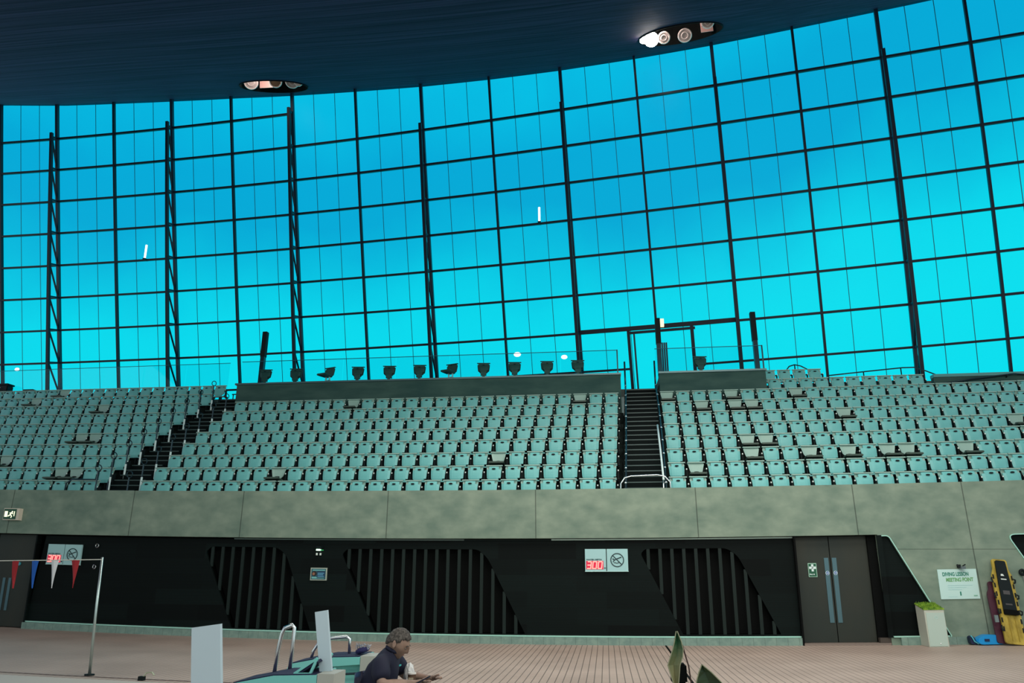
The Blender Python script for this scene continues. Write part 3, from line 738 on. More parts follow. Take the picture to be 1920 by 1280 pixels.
# stair posts with hoops
def hoop_post(x, i, lab, h=1.12, up=0):
    y = row_y(i)-.30; z = row_z(i)+.02+up; b0 = bow((x,y,z)); t = empty('stair_post', b0); tag(t, lab, 'handrail', 'hooped posts along the diagonal stairs')
    bm = bmesh.new(); tube(bm,[(0,0,0),(0,0,.42)],.028,8); obj('sleeve', bm, M_white, t)['label'] = 'white lower sleeve'
    bm = bmesh.new(); tube(bm,[(0,0,.42),(0,0,h-.17)],.02,8); obj('shaft', bm, M_steel, t)
    bm = bmesh.new(); tube(bm,[(math.sin(a)*.052,math.sin(a)*.05,h-.09-math.cos(a)*.085) for a in [2*PI*k/16 for k in range(16)]],.014,6,True); obj('hoop', bm, M_steel, t)
    return t
for i in range(9):
    pl = ['front','second','third','fourth','fifth','sixth','seventh','eighth','topmost'][i]
    hoop_post(-13.78+.0313*i, i+.05, 'hooped steel post, left side of the diagonal stairs, %s one going up'%pl)
    hoop_post(-12.80+.0313*i, i+.05, 'hooped steel post, right side of the diagonal stairs, %s one going up'%pl, h=.95)
# low rail at the foot of the diagonal stairs
def rail(name, pts, rad, lab, m=M_chrome, posts=(), cat='handrail', group=None):
    pts = [bow(p) for p in pts]; t = empty(name, pts[0]); tag(t, lab, cat, group)
    bm = bmesh.new(); tube(bm, pts, rad, 8); obj_w('rail', bm, m, t, smooth=True)
    for a, b in posts:
        bm = bmesh.new(); tube(bm, [bow(a), bow(b)], rad*.9, 8); obj_w('post', bm, m, t, smooth=True)
    return t
rail('gate_rail', [(-14.75,18.42,3.15),(-14.72,18.42,3.80),(-14.55,18.42,3.90),(-13.75,18.42,3.90)], .02, 'low steel rail across the front left seats at the stair foot', M_steel, posts=[((-13.42,18.42,3.12),(-13.42,18.42,3.85))])
rail('gate_rail', [(.40,18.40,3.13),(.40,18.40,3.72),(.50,18.40,3.86),(.66,18.40,3.90),(1.30,18.40,3.92),(1.48,18.40,3.88),(1.60,18.40,3.74),(1.60,18.40,3.13)], .022, 'chrome hooped gate rail at the foot of the straight stairs', M_chrome, posts=[((1.44,18.42,3.1),(1.44,18.42,3.9))])
for side, x in (('left',.52),('right',1.50)):
    t = empty('handrail', bow((x,18.5,3.15))); tag(t, 'chrome handrail on the %s side of the straight stairs'%side, 'handrail', 'handrails of the straight stairs')
    pts = [bow((x+.0313*i*(1 if side=='left' else .3), row_y(i)-.28, row_z(i)+.60)) for i in range(9)]
    pts2 = [bow((x+.0313*i, row_y(i)-.28, row_z(i)+.60)) for i in range(9)]
    bm = bmesh.new(); tube(bm, pts2, .018, 8); obj_w('rail', bm, M_steel, t, smooth=True)
    for i in range(9):
        a = bow((x+.0313*i, row_y(i)-.28, row_z(i)+.02)); b = bow((x+.0313*i, row_y(i)-.28, row_z(i)+.60))
        bm = bmesh.new(); tube(bm, [a,b], .02, 8); obj_w('post', bm, M_steel, t, smooth=True)
        bm = bmesh.new(); bmesh.ops.create_uvsphere(bm, u_segments=8, v_segments=6, radius=.034)
        for v in bm.verts: v.co += b
        obj_w('knob', bm, M_chrome, t, smooth=True)
    if side == 'right':
        bm = bmesh.new(); tube(bm, [bow((x-.06+.02*i, row_y(i)-.33, row_z(i)+.66)) for i in range(5)], .026, 8); obj_w('white_rail', bm, M_white, t, smooth=True)['label'] = 'white inner rail'
    a = bow((x+.28,24.6,7.73)); bm = bmesh.new(); tube(bm, [bow((x+.28 if side=='left' else x+.3,24.3,7.3)), bow((x+.28 if side=='left' else x+.3,24.3,8.45))], .03, 8); obj_w('newel', bm, M_steel, t, smooth=True)
# rails at the top of the right block
rail('hand_rail_loop', [(6.22,24.62,7.2),(6.22,24.62,8.08),(6.32,24.62,8.20),(6.50,24.62,8.25),(6.70,24.62,8.20),(7.15,24.62,7.93),(7.15,24.62,7.2)], .022, 'dark bent handrail loop behind the top right seats', M_steel, posts=[((6.5,24.62,7.1),(6.5,24.62,8.24))])
rail('sloping_rail', [(7.5,24.6,7.83),(8.7,24.6,7.93),(10.0,24.6,8.03),(10.4,24.6,8.03),(10.75,24.6,7.9),(11.15,24.6,7.72)], .022, 'long dark handrail above the ninth row of the right block', M_steel, posts=[((8.72,24.6,7.4),(8.72,24.6,7.93)),((9.95,24.6,7.4),(9.95,24.6,8.02))])
rail('wall_rail', [(10.75,23.9,7.28),(12.2,23.9,7.44),(13.2,23.9,7.54),(13.6,23.9,7.50),(14.3,23.9,7.2)], .022, 'dark handrail in front of the parapet at upper right', M_steel, posts=[((11.6,23.9,7.35),(11.6,24.0,7.32)),((13.0,23.9,7.5),(13.0,24.0,7.45))])
rail('landing_rail', [(-13.9,25.5,7.95),(-12.7,25.5,7.97)], .022, 'short dark double rail at the head of the diagonal stairs', M_steel, posts=[((-13.85,25.5,7.73),(-13.85,25.5,7.95)),((-12.75,25.5,7.73),(-12.75,25.5,7.97)),((-13.3,25.5,7.73),(-13.3,25.5,7.96))])
# black cases on the concourse at far left
for x0, x1, z1, lab in ((-24.75,-24.0,8.63,'black box on the concourse at the far left, the taller one'),(-23.15,-22.75,8.35,'small black box on the concourse beside the first truss')):
    x0b, x1b = x0-.9, x1-.9
    t = empty('equipment_case', bow(((x0+x1)/2,25.9,7.73))); tag(t, lab, 'case', 'black cases on the concourse')
    bm = bmesh.new(); box(bm,x0,x1,25.6,26.0-.05,7.73,z1); bmesh.ops.bevel(bm, geom=bm.edges[:], offset=.03, segments=2, affect='EDGES'); obj_w('body', bm, M_dark, t, bowed=True)
    bm = bmesh.new(); box(bm,x0-.03,x1+.02,25.57,25.97,z1,z1+.06); obj_w('lid', bm, M_dark, t, bowed=True)
    bm = bmesh.new(); tube(bm,[((x0+x1)/2-.1,25.55,z1-.12),((x0+x1)/2-.1,25.52,z1-.16),((x0+x1)/2+.1,25.52,z1-.16),((x0+x1)/2+.1,25.55,z1-.12)],.015,6); obj_w('handle', bm, M_chrome, t, bowed=True)
# ================================================================ SIGNS AND FITTINGS ON THE WALL
M_sign = mat('sign_face', (.36,.63,.64), .4); M_signhi = mat('sign_white', (.48,.74,.70), .4); M_ink = mat('dark_ink', (.01,.04,.045), .5)
M_led = mat('red_led', (1,.25,.2), .5, emit=(1.0,.33,.28), estr=1.25); M_ledbg = mat('led_window', (.45,.01,.04), .4, emit=(.75,.02,.08), estr=.45)
M_pink = mat('pink_glow_face', (.8,.25,.3), .5, emit=(1,.25,.33), estr=.35)
def wbox(t, name, m, x0,x1,z0,z1,y0,y1):
    bm = bmesh.new(); box(bm,x0,x1,y0,y1,z0,z1); return obj_w(name, bm, m, t, bowed=True)
def txtw(t, name, s, size, m, x, y, z, sx=1., depth=.001, bold=0.):
    o = text(name, s, size, m, t, Matrix.Translation((x,y,z)) @ WALLTXT, depth, bold, sx)
    for v in o.data.vertices: v.co = bow(v.co)-Vector(t.location)
    return o
def depth_sign(x0, lab, glow):
    t = empty('depth_sign', bow((x0+.5,18.15,1.63))); tag(t, lab, 'sign', 'water depth signs'); z0, z1 = 1.64, 2.15
    wbox(t,'depth_panel',M_sign,x0,x0+.495,z0,z1,18.10,18.15); wbox(t,'no_diving_panel',M_sign,x0+.515,x0+1.01,z0,z1,18.10,18.15); wbox(t,'frame',M_signhi,x0-.008,x0+1.018,z0-.012,z0,18.095,18.15)
    wbox(t,'led_window',M_ledbg,x0+.025,x0+.43,z0+.045,z0+.235,18.094,18.10)
    txtw(t,'heading','WATER DEPTH',.043,M_ink,x0+.028,18.098,z0+.25,1.25,bold=.002)
    segs = {'3':'abgcd','0':'abcdef'}
    for n, ch in enumerate('300'):
        ox = x0+.045+n*.128; w_, h_ = .085, .155; oz = z0+.062
        S = {'a':(0,h_,w_,h_),'d':(0,0,w_,0),'g':(0,h_/2,w_,h_/2),'b':(w_,h_/2,w_,h_),'c':(w_,0,w_,h_/2),'e':(0,0,0,h_/2),'f':(0,h_/2,0,h_)}
        bm = bmesh.new()
        for s in segs[ch]:
            a,b,c,d = S[s]; sk = .12
            bar(bm,[(ox+a+b*sk,18.088,oz+b),(ox+c+d*sk,18.088,oz+d)],.024,.008,(0,1,.001))
        obj_w('digit', bm, M_led, t, bowed=True)
    bm = bmesh.new(); box(bm,x0+.155,x0+.170,18.085,18.092,z0+.055,z0+.072); obj_w('decimal_point', bm, M_led, t, bowed=True)
    txtw(t,'unit','m',.05,M_ink,x0+.445,18.098,z0+.06,bold=.003)
    cx, cz, R_ = x0+.757, z0+.255, .150
    bm = bmesh.new(); tube(bm,[(cx+R_*math.cos(2*PI*k/36),18.094,cz+R_*math.sin(2*PI*k/36)) for k in range(36)],.011,6,True); obj_w('ring', bm, M_ink, t, bowed=True)
    bm = bmesh.new(); bar(bm,[(cx-R_*.70,18.094,cz+R_*.70),(cx+R_*.70,18.094,cz-R_*.70)],.020,.006,(0,1,.001)); obj_w('slash', bm, M_ink, t, bowed=True)
    bm = bmesh.new(); bar(bm,[(cx-.085,18.092,cz-.005),(cx-.03,18.092,cz+.02),(cx+.10,18.092,cz+.065)],.022,.005,(0,1,.001)); bar(bm,[(cx-.10,18.092,cz-.045),(cx-.06,18.092,cz+.0)],.018,.005,(0,1,.001))
    cyl(bm,(cx-.095,18.095,cz+.022),(0,-1,0),.016,.004,12); bar(bm,[(cx-.08+.02*k,18.092,cz-.065+.008*math.sin(k*1.3)) for k in range(8)],.014,.005,(0,1,.001)); obj_w('diver_pictogram', bm, M_ink, t, bowed=True)
depth_sign(-.51,'lit water depth sign reading 300 with a no diving symbol, right of the middle vent',1)
depth_sign(-14.70,'lit water depth sign reading 300 with a no diving symbol, behind the pennants',1)
# round wall fittings at left
for z, lab in ((2.14,'small round wall fitting above the flag pole, upper of two'),(1.60,'small round wall fitting beside the flag pole, lower of two')):
    t = empty('wall_fitting', bow((-13.27,18.16,z))); tag(t, lab, 'wall fitting', 'round wall fittings')
    bm = bmesh.new(); tube(bm,[(-13.27+.045*math.cos(2*PI*k/20),18.14,z+.045*math.sin(2*PI*k/20)) for k in range(20)],.014,6,True); obj_w('ring', bm, M_chrome, t, bowed=True)
    bm = bmesh.new(); cyl(bm,(-13.27,18.16,z),(0,-1,0),.035,.02,16); obj_w('core', bm, M_dark, t, bowed=True)
# exit box on the concrete
M_lit = mat('lit_white', (1,1,.9), .5, emit=(.95,1,.6), estr=1.0); M_green = mat('exit_green', (.01,.09,.045), .5); M_cream = mat('cream_case', (.75,.68,.55), .5)
t = empty('exit_sign', bow((-15.83,18.0,2.74))); tag(t, 'lit green exit sign box high on the concrete at far left', 'exit sign')
wbox(t,'case',M_cream,-16.06,-15.58,2.74,3.05,17.86,18.0); wbox(t,'face',M_green,-16.04,-15.66,2.76,3.03,17.85,17.86)
bm = bmesh.new(); cyl(bm,(-15.78,17.852,2.955),(0,-1,0),.022,.006,12); bar(bm,[(-15.80,17.846,2.93),(-15.84,17.846,2.87),(-15.90,17.846,2.84)],.03,.006,(0,1,.001)); bar(bm,[(-15.83,17.846,2.88),(-15.78,17.846,2.84),(-15.80,17.846,2.80)],.026,.006,(0,1,.001)); bar(bm,[(-15.86,17.846,2.92),(-15.80,17.846,2.93),(-15.75,17.846,2.90)],.022,.006,(0,1,.001)); obj_w('running_figure', bm, M_lit, t, bowed=True)
bm = bmesh.new(); box(bm,-16.01,-15.92,17.842,17.848,2.82,2.97); bar(bm,[(-15.71,17.845,2.97),(-15.71,17.845,2.84)],.02,.006,(0,1,.001)); obj_w('door_symbol', bm, M_lit, t, bowed=True)
# emergency light over the poster
t = empty('emergency_light', bow((-7.09,18.16,1.98))); tag(t, 'small green glowing emergency light above the blue poster', 'emergency light')
wbox(t,'lit_strip',mat('green_lit',(.6,1,.7),.5,emit=(.7,1,.8),estr=1.6),-7.15,-7.05,2.095,2.135,18.03,18.12); wbox(t,'body',M_dark,-7.16,-7.03,2.13,2.20,18.04,18.16)
wbox(t,'spot',M_plate,-7.155,-7.125,1.985,2.04,18.05,18.10); wbox(t,'spot',M_plate,-7.06,-7.03,1.985,2.04,18.05,18.10); wbox(t,'green_edge',mat('green_edge',(.02,.3,.1),.5,emit=(.05,.6,.15),estr=.35),-7.05,-6.99,2.10,2.12,18.05,18.12)
# poster
t = empty('poster', bow((-7.08,18.16,1.39))); tag(t, 'small framed blue poster with a round portrait on the black wall', 'poster')
wbox(t,'frame',mat('poster_frame',(.40,.48,.40),.4),-7.29,-6.87,1.385,1.685,18.12,18.16); wbox(t,'sheet',mat('poster_teal',(.015,.10,.13),.5),-7.265,-6.895,1.41,1.66,18.112,18.12)
wbox(t,'header',mat('poster_aqua',(.16,.48,.48),.5),-7.235,-6.91,1.615,1.64,18.106,18.112); wbox(t,'text_block',mat('poster_navy',(.005,.035,.10),.5),-7.11,-6.915,1.46,1.60,18.106,18.112)
wbox(t,'lower_block',mat('poster_aqua'),-7.245,-7.12,1.425,1.47,18.106,18.112); wbox(t,'lower_line',mat('poster_aqua'),-7.12,-6.93,1.432,1.446,18.106,18.112)
for k in range(3): wbox(t,'text_line',mat('poster_blue',(.12,.42,.62),.5),-7.095,-6.93-.02*(k%2),1.565-.037*k-.018,1.565-.037*k,18.100,18.106)
bm = bmesh.new(); cyl(bm,(-7.185,18.112,1.545),(0,-1,0),.062,.005,20); obj_w('portrait', bm, mat('portrait_dark',(.02,.015,.015),.6), t, bowed=True)
bm = bmesh.new(); cyl(bm,(-7.20,18.105,1.54),(0,-1,0),.034,.004,16); obj_w('portrait_face', bm, mat('portrait_skin',(.30,.14,.08),.6), t, bowed=True)
# first aid sign on the door
t = empty('first_aid_sign', bow((4.74,18.215,1.47))); tag(t, 'green first aid sign with a white cross on the double door', 'sign')
wbox(t,'board',mat('aid_border',(.35,.62,.48),.5),4.64,4.835,1.475,1.785,18.20,18.215); wbox(t,'field',mat('aid_green',(.005,.10,.05),.5),4.655,4.82,1.49,1.77,18.194,18.20)
bm = bmesh.new(); box(bm,4.712,4.762,18.186,18.194,1.60,1.76); box(bm,4.66,4.815,18.186,18.194,1.655,1.71); obj_w('cross', bm, M_white, t, bowed=True)
txtw(t,'wording','First aid',.036,M_white,4.665,18.192,1.525,.95,bold=.002)
# meeting point sign
t = empty('meeting_sign', bow((7.87,18.0,.95))); tag(t, 'pale diving lesson meeting point sign on the concrete wall', 'sign')
wbox(t,'board',mat('meeting_board',(.54,.80,.76),.4),7.44,8.29,.955,1.60,17.975,17.995)
M_g1 = mat('sign_green_dark',(.03,.25,.18),.5); M_g2 = mat('sign_green_light',(.14,.40,.14),.5)
txtw(t,'first_line','DIVING LESSON',.112,M_g1,7.535,17.972,1.455,.72,bold=.004); txtw(t,'second_line','MEETING POINT',.112,M_g2,7.60,17.972,1.335,.72,bold=.004)
for k,(a,b) in enumerate(((7.62,8.16),(7.62,8.02),(7.62,7.92))): wbox(t,'small_print',M_sign,a,b,1.245-.045*k,1.252-.045*k,17.970,17.975)
wbox(t,'small_mark',M_g1,7.865,7.895,1.03,1.115,17.970,17.975); wbox(t,'logo',mat('logo_green',(.22,.50,.38),.5),8.16,8.24,1.01,1.035,17.970,17.975); wbox(t,'bottom_line',M_sign,7.6,7.8,1.003,1.008,17.970,17.975)
t = empty('wall_camera', bow((7.92,18.0,1.63))); tag(t, 'small dark camera bracket fixed just above the meeting point sign', 'camera')
wbox(t,'arm',M_dark,7.89,7.93,1.63,1.70,17.88,18.0); wbox(t,'head',mat('camera_grey',(.10,.14,.15),.4),7.91,8.01,1.60,1.66,17.83,17.93)
bm = bmesh.new(); bar(bm,[(7.85,17.9,1.70),(7.90,17.88,1.64)],.03,.03); bar(bm,[(7.97,17.9,1.66),(8.04,17.9,1.70)],.02,.03); obj_w('bracket', bm, M_dark, t, bowed=True)

# ================================================================ THINGS ALONG THE WALL AT RIGHT
t = empty('litter_bin', bow((7.06,17.75,0))); tag(t, 'pale upright bin with a grassy green top beside the slanted window', 'bin')
bm = bmesh.new(); prism(bm, rounded([(6.86,0),(7.28,0),(7.26,.76),(6.84,.76)],.01), 17.50, 17.95)
for v in bm.verts: v.co.z += .10 if (v.co.y > 17.9 and v.co.z > .7) else 0
obj_w('body', bm, mat('bin_cream',(.50,.54,.46),.6), t, bowed=True)
bm = bmesh.new(); box(bm,6.875,7.255,17.49,17.50,.015,.70); obj_w('front_panel', bm, mat('bin_pale',(.46,.60,.53),.5), t, bowed=True)
bm = bmesh.new(); box(bm,6.83,7.27,17.49,17.96,.76,.785)
rnd = random.Random(3)
for k in range(420):
    x, y = rnd.uniform(6.85,7.25), rnd.uniform(17.5,17.94); h = rnd.uniform(.02,.06); a = rnd.uniform(-.02,.02)
    v0 = bm.verts.new((x-.008,y,.78)); v1 = bm.verts.new((x+.008,y+.004,.78)); v2 = bm.verts.new((x+a,y+a,.78+h)); bm.faces.new((v0,v1,v2))
for v in bm.verts: v.co.z += .10*max(0,(v.co.y-17.5)/.45)
m_gr = mat('grass_top', rough=.8); noisy(m_gr,(14,14,14),(.06,.17,.008),(.25,.42,.03),4); obj_w('grass_top', bm, m_gr, t, bowed=True)
bm = bmesh.new(); bar(bm,[(7.04,17.487,.60),(7.09,17.487,.575),(7.12,17.487,.61),(7.07,17.487,.635),(7.04,17.487,.60)],.008,.004,(0,1,.001)); obj_w('emblem', bm, M_signhi, t, bowed=True)
bm = bmesh.new(); bmesh.ops.create_uvsphere(bm,u_segments=10,v_segments=6,radius=.014)
for v in bm.verts: v.co += Vector((7.10,17.487,.07))
obj_w('lock', bm, M_chrome, t, bowed=True)

t = empty('rescue_float', bow((8.25,17.8,0))); tag(t, 'bright blue plastic rescue float lying at the foot of the wall', 'float')
M_blue = mat('bright_blue', (.0,.29,.70), .35); 
bm = bmesh.new(); prism(bm, rounded([(8.02,.02),(8.50,.02),(8.62,.12),(8.52,.20),(8.36,.21),(8.16,.22),(8.02,.17),(7.93,.10)],.05), 17.66, 17.86)
bmesh.ops.bevel(bm, geom=[e for e in bm.edges if abs((e.verts[0].co-e.verts[1].co).y)<.01], offset=.02, segments=2, affect='EDGES'); obj_w('body', bm, M_blue, t, bowed=True)
for x in (8.10,8.37):
    bm = bmesh.new(); box(bm,x,x+.10,17.645,17.67,.085,.135); obj_w('grip_slot', bm, mat('navy',(.004,.012,.06),.5), t, bowed=True)
bm = bmesh.new(); prism(bm, rounded([(7.86,.02),(8.0,.02),(7.98,.10),(7.90,.20),(7.84,.17)],.03), 17.76,17.9); obj_w('dark_end', bm, mat('navy'), t, bowed=True)
bm = bmesh.new(); tube(bm,[(7.86,17.75,.20),(7.89,17.74,.16),(7.92,17.73,.08),(8.0,17.72,.03)],.014,6); obj_w('strap', bm, mat('aqua_strap',(.1,.5,.6),.5), t, bowed=True)

# spine boards leaning on the wall
def board(name, base, top, w_, lab, m, pad):
    base = bow(base); top = bow(top); t = empty(name, base); tag(t, lab, 'spine board')
    up = (top-base); Lh = up.length; up.normalize(); sx = Vector((1,0,0)); sx = (sx-up*sx.dot(up)).normalized(); nn = sx.cross(up).normalized()
    if nn.y > 0: nn = -nn
    t['_'] = 0; del t['_']
    def W(x,z,d): return sx*x+up*z+nn*d
    out_ = rounded([(-w_*.5,0.02),(w_*.5,0.02),(w_*.52,Lh*.80),(w_*.38,Lh*.88),(w_*.38,Lh),(-w_*.38,Lh),(-w_*.38,Lh*.88),(-w_*.52,Lh*.80)],[.06,.06,.05,.03,.05,.05,.03,.05],4)
    def slab_(poly, d0, d1, mm, nm):
        bm = bmesh.new(); a = [bm.verts.new(W(x,z,d0)) for x,z in poly]; b = [bm.verts.new(W(x,z,d1)) for x,z in poly]; bm.faces.new(a); bm.faces.new(b[::-1])
        for k in range(len(poly)): bm.faces.new((a[k],b[k],b[(k+1)%len(poly)],a[(k+1)%len(poly)]))
        return obj(nm, bm, mm, t)
    slab_(out_, 0, .05, m, 'board')
    if pad:
        k = [.62,.80,.98,1.16,1.34,.44,.26]
        for z in k:
            for s in (-1,1): slab_(rounded([(s*w_*.46-.014,z),(s*w_*.46+.014,z),(s*w_*.46+.014,z+.10),(s*w_*.46-.014,z+.10)],.01,2), .05,.056, M_dark, 'hand_slot')
        slab_(rounded([(-.13,.60),(.13,.60),(.12,1.2),(.10,1.74),(-.10,1.74),(-.12,1.2)],.03,3), .05,.095, M_dark, 'head_pad')
        slab_(rounded([(-.14,.60),(.14,.60),(.14,.70),(-.14,.70)],.02,3), .095,.12, M_black, 'pad_roll')
        slab_([(-.06,1.33),(.05,1.33),(.05,1.35),(-.06,1.35)], .095,.098, M_plate, 'lettering'); slab_([(-.05,1.41),(.02,1.41),(.0,1.45),(-.04,1.45)], .095,.098, M_plate, 'emblem')
        slab_([(-.07,.80),(.06,.80),(.06,.83),(-.07,.83)], .095,.098, mat('dim_print',(.06,.06,.06),.6), 'print'); slab_([(-.07,1.02),(.06,1.02),(.06,1.10),(-.07,1.10)], .095,.098, mat('dim_print'), 'print')
        for x in (-.06,.07): slab_([(x-.008,.08),(x+.008,.08),(x+.008,.56),(x-.008,.56)], .05,.058, mat('dark_yellow',(.28,.20,.01),.6), 'rib')
        for z in (.38,.72,1.05,1.38):
            bm = bmesh.new(); tube(bm,[W(w_*.50,z,.03),W(w_*.60,z-.03,.06),W(w_*.56,z-.09,.07),W(w_*.48,z-.10,.06)],.018,6); obj('strap', bm, M_dark, t)
            bm = bmesh.new(); tube(bm,[W(-w_*.50,z,.03),W(-w_*.58,z-.03,.06),W(-w_*.55,z-.12,.07)],.016,6); obj('strap', bm, M_dark, t)
    return t
m_y = mat('board_yellow', rough=.5); noisy(m_y,(9,9,4),(.26,.19,.012),(.50,.38,.05),4)
board('spine_board', (8.66,17.50,0), (8.76,17.90,1.78), .40, 'yellow spine board with a black pad leaning on the concrete wall', m_y, True)
b2 = board('spine_board', (8.56,17.66,0), (8.62,17.93,1.30), .40, 'dark maroon board leaning behind the yellow spine board', mat('maroon',(.06,.012,.03),.5), False)
bm = bmesh.new(); box(bm,-.20,-.13,-.12,-.09,.46,.60); obj('label_patch', bm, mat('patch_grey',(.16,.22,.22),.6), b2)
t = empty('hanging_ring', bow((9.28,17.98,1.15))); tag(t, 'black ring on a cord hanging at the right edge', 'ring')
bm = bmesh.new(); tube(bm,[(9.28+.05*math.cos(2*PI*k/16),17.95,1.50+.05*math.sin(2*PI*k/16)) for k in range(16)],.03,8,True); obj_w('ring', bm, M_dark, t, bowed=True)
bm = bmesh.new(); tube(bm,[(9.28,17.95,1.47),(9.30,17.95,1.2),(9.33,17.95,1.0)],.01,6); obj_w('cord', bm, mat('grey_cord',(.2,.22,.2),.7), t, bowed=True)

# ================================================================ FLAG POLE AND PENNANTS
t = empty('flag_pole', bow((-8.07,11.24,0))); tag(t, 'thin steel flag pole standing on the deck at the left', 'pole')
bm = bmesh.new(); tube(bm,[(-8.07,11.24,0.0),(-8.11,11.24,.9),(-8.135,11.24,1.77)],[.024,.022,.020],10); obj_w('pole', bm, mat('pole_steel',(.42,.52,.50),.3,.8), t, smooth=True, bowed=True)
bm = bmesh.new(); cyl(bm,(-8.07,11.24,0),(0,0,1),.075,.02,16); obj_w('foot', bm, M_dark, t, bowed=True)
t = empty('pennant_line', bow((-8.135,11.24,1.72))); tag(t, 'white cord with red, blue and white pennants strung from the pole', 'pennants')
def rope_z(x): return 1.735-.035*min(1,abs(x+8.13)/2.0)*1.9 if x > -10.2 else 1.668-(abs(x+10.2))*.02
rp = [(-8.13-.25*k, 11.22, rope_z(-8.13-.25*k)) for k in range(0,22)]
bm = bmesh.new(); tube(bm, rp, .008, 6); obj_w('cord', bm, mat('cord_white',(.6,.62,.55),.7), t, bowed=True)
for k,(x, col, nm) in enumerate(((-8.60,(.30,.006,.012),'red'),(-8.98,(.70,.72,.74),'white'),(-9.34,(.0,.09,.42),'blue'),(-9.70,(.26,.006,.02),'red'),(-10.08,(.7,.72,.74),'white'))):
    z = rope_z(x); bm = bmesh.new(); hw = .066; n = 6; f = []
    for i in range(n+1):
        s = i/n; wv = hw*(1-s)+.003; dz = z-.005-.43*s; f.append([(x-wv+.03*s, 11.22+.012*math.sin(3*s+k), dz),(x+.03*s,11.22-.014,dz),(x+wv+.03*s, 11.22+.012*math.cos(3*s+k), dz)])
    F0 = [[bm.verts.new(p) for p in r] for r in f]; F1 = [[bm.verts.new((p[0],p[1]+.004,p[2])) for p in r] for r in f]
    for i in range(n):
        for j in range(2): bm.faces.new((F0[i][j],F0[i][j+1],F0[i+1][j+1],F0[i+1][j])); bm.faces.new((F1[i][j],F1[i+1][j],F1[i+1][j+1],F1[i][j+1]))
        for j in (0,2): bm.faces.new((F0[i][j],F1[i][j],F1[i+1][j],F0[i+1][j]))
    q = obj_w('pennant', bm, mat('pennant_'+nm, col, .7), t, bowed=True); q['label'] = nm+' triangular pennant'

t = empty('deck_clip', bow((-7.0,11.0,0))); tag(t, 'small dark anchor clip on the deck left of the tall pale panel', 'clip')
bm = bmesh.new(); box(bm,-7.06,-6.98,10.96,11.04,0,.06); obj_w('block', bm, M_dark, t, bowed=True)
bm = bmesh.new(); tube(bm,[(-7.0,11.0,.05),(-6.95,11.0,.11),(-6.86,11.0,.12),(-6.82,11.0,.08)],.012,6); obj_w('hook', bm, mat('hook_steel',(.5,.55,.4),.4,.5), t, bowed=True)
# ================================================================ STARTING BLOCKS
M_teal = mat('block_teal', (.20,.62,.57), .4); M_navy = mat('block_navy', (.008,.012,.05), .7); M_beige = mat('block_end', (.42,.45,.40), .6); M_board = mat('pale_panel', (.52,.66,.72), .5)
def start_block(dx, dy, lab, near):
    t = empty('starting_block', (-3.1+dx, 7.45+dy, 0)); tag(t, lab, 'starting block', 'starting blocks at the pool edge')
    def P(bm, poly, y0, y1, m, nm): prism(bm, poly, y0, y1); return obj(nm, bm, m, t)
    P(bmesh.new(), [(-.52,.555),(.34,.622),(.34,.70),(-.10,.685),(-.50,.61)], -.26, .26, M_teal, 'platform')
    P(bmesh.new(), [(-.50,.612),(-.10,.687),(.32,.700),(.32,.708),(-.10,.696),(-.50,.620)], -.24, .24, M_navy, 'top_surface')
    P(bmesh.new(), [(-.14,.10),(.34,.10),(.42,.62),(-.22,.59)], -.17, .17, M_teal, 'pedestal')
    P(bmesh.new(), [(-.22,.0),(.40,.0),(.40,.10),(-.22,.10)], -.22, .22, M_beige, 'foot')
    bm = bmesh.new(); box(bm,.345,.51,-.26,.06,.44,.712); obj('rear_box', bm, M_beige, t)
    # foot wedge: two teal side frames and the navy plate between them
    for y in ((-.22,.17) if near else ()):
        bm = bmesh.new()
        for a,b in (((.09,.70),(.31,.84)),((.31,.84),(.25,.70)),((.09,.70),(.25,.70))): bar(bm,[(a[0],y+.02,a[1]),(b[0],y+.02,b[1])],.022,.03,(0,1,.001))
        obj('wedge_frame', bm, M_teal, t)
    if near:
        bm = bmesh.new(); a = [bm.verts.new((x,y,z)) for x,y,z in ((.11,-.2,.712),(.11,.2,.712),(.30,.2,.825),(.30,-.2,.825))]; b = [bm.verts.new(v.co+Vector((.02,0,-.02))) for v in a]
        bm.faces.new(a); bm.faces.new(b[::-1])
        for k in range(4): bm.faces.new((a[k],b[k],b[(k+1)%4],a[(k+1)%4]))
        obj('foot_plate', bm, M_navy, t)
    bm = bmesh.new(); tube(bm,[(-.18,-.24,.50),(.36,-.24,.53)],.014,6); tube(bm,[(.02,-.24,.50),(.02,-.24,.28)],.012,6); obj('side_bar', bm, M_steel, t)
    if near:
        bm = bmesh.new(); tube(bm,[(-.29,.2,.64),(-.275,.2,.85),(-.245,.2,1.02),(-.22,.2,1.075),(-.14,.2,1.105),(-.115,.2,1.08),(-.118,.2,.9),(-.13,.2,.67)],.020,10); obj('hoop_rail', bm, M_chrome, t, smooth=True)
    else:
        bm = bmesh.new(); tube(bm,[(-.36,.05,.64),(-.34,.05,.72),(-.27,.05,.83),(-.20,.05,.86),(.06,.05,.885),(.10,.05,.86),(.105,.05,.70)],.018,10); obj('hoop_rail', bm, M_chrome, t, smooth=True)
    if near:
        bm = bmesh.new(); prism(bm,[(.295,.70),(.415,.715),(.325,1.27),(.20,1.25)], -.08,-.04); v = bm.verts[:]; obj('tall_panel', bm, M_board, t)['label'] = 'tall pale panel standing on the block'
    return t
start_block(0,0,'nearer teal starting block with a tall pale panel and chrome hoop',True)
sb2 = start_block(-.05,1.42,'farther teal starting block partly hidden behind the seated man',False)
t = empty('towel_bundle', (-2.85,8.8,.715)); tag(t, 'small navy bundle with grey tufts lying on the farther block', 'bundle')
bm = bmesh.new(); bmesh.ops.create_uvsphere(bm,u_segments=14,v_segments=8,radius=1)
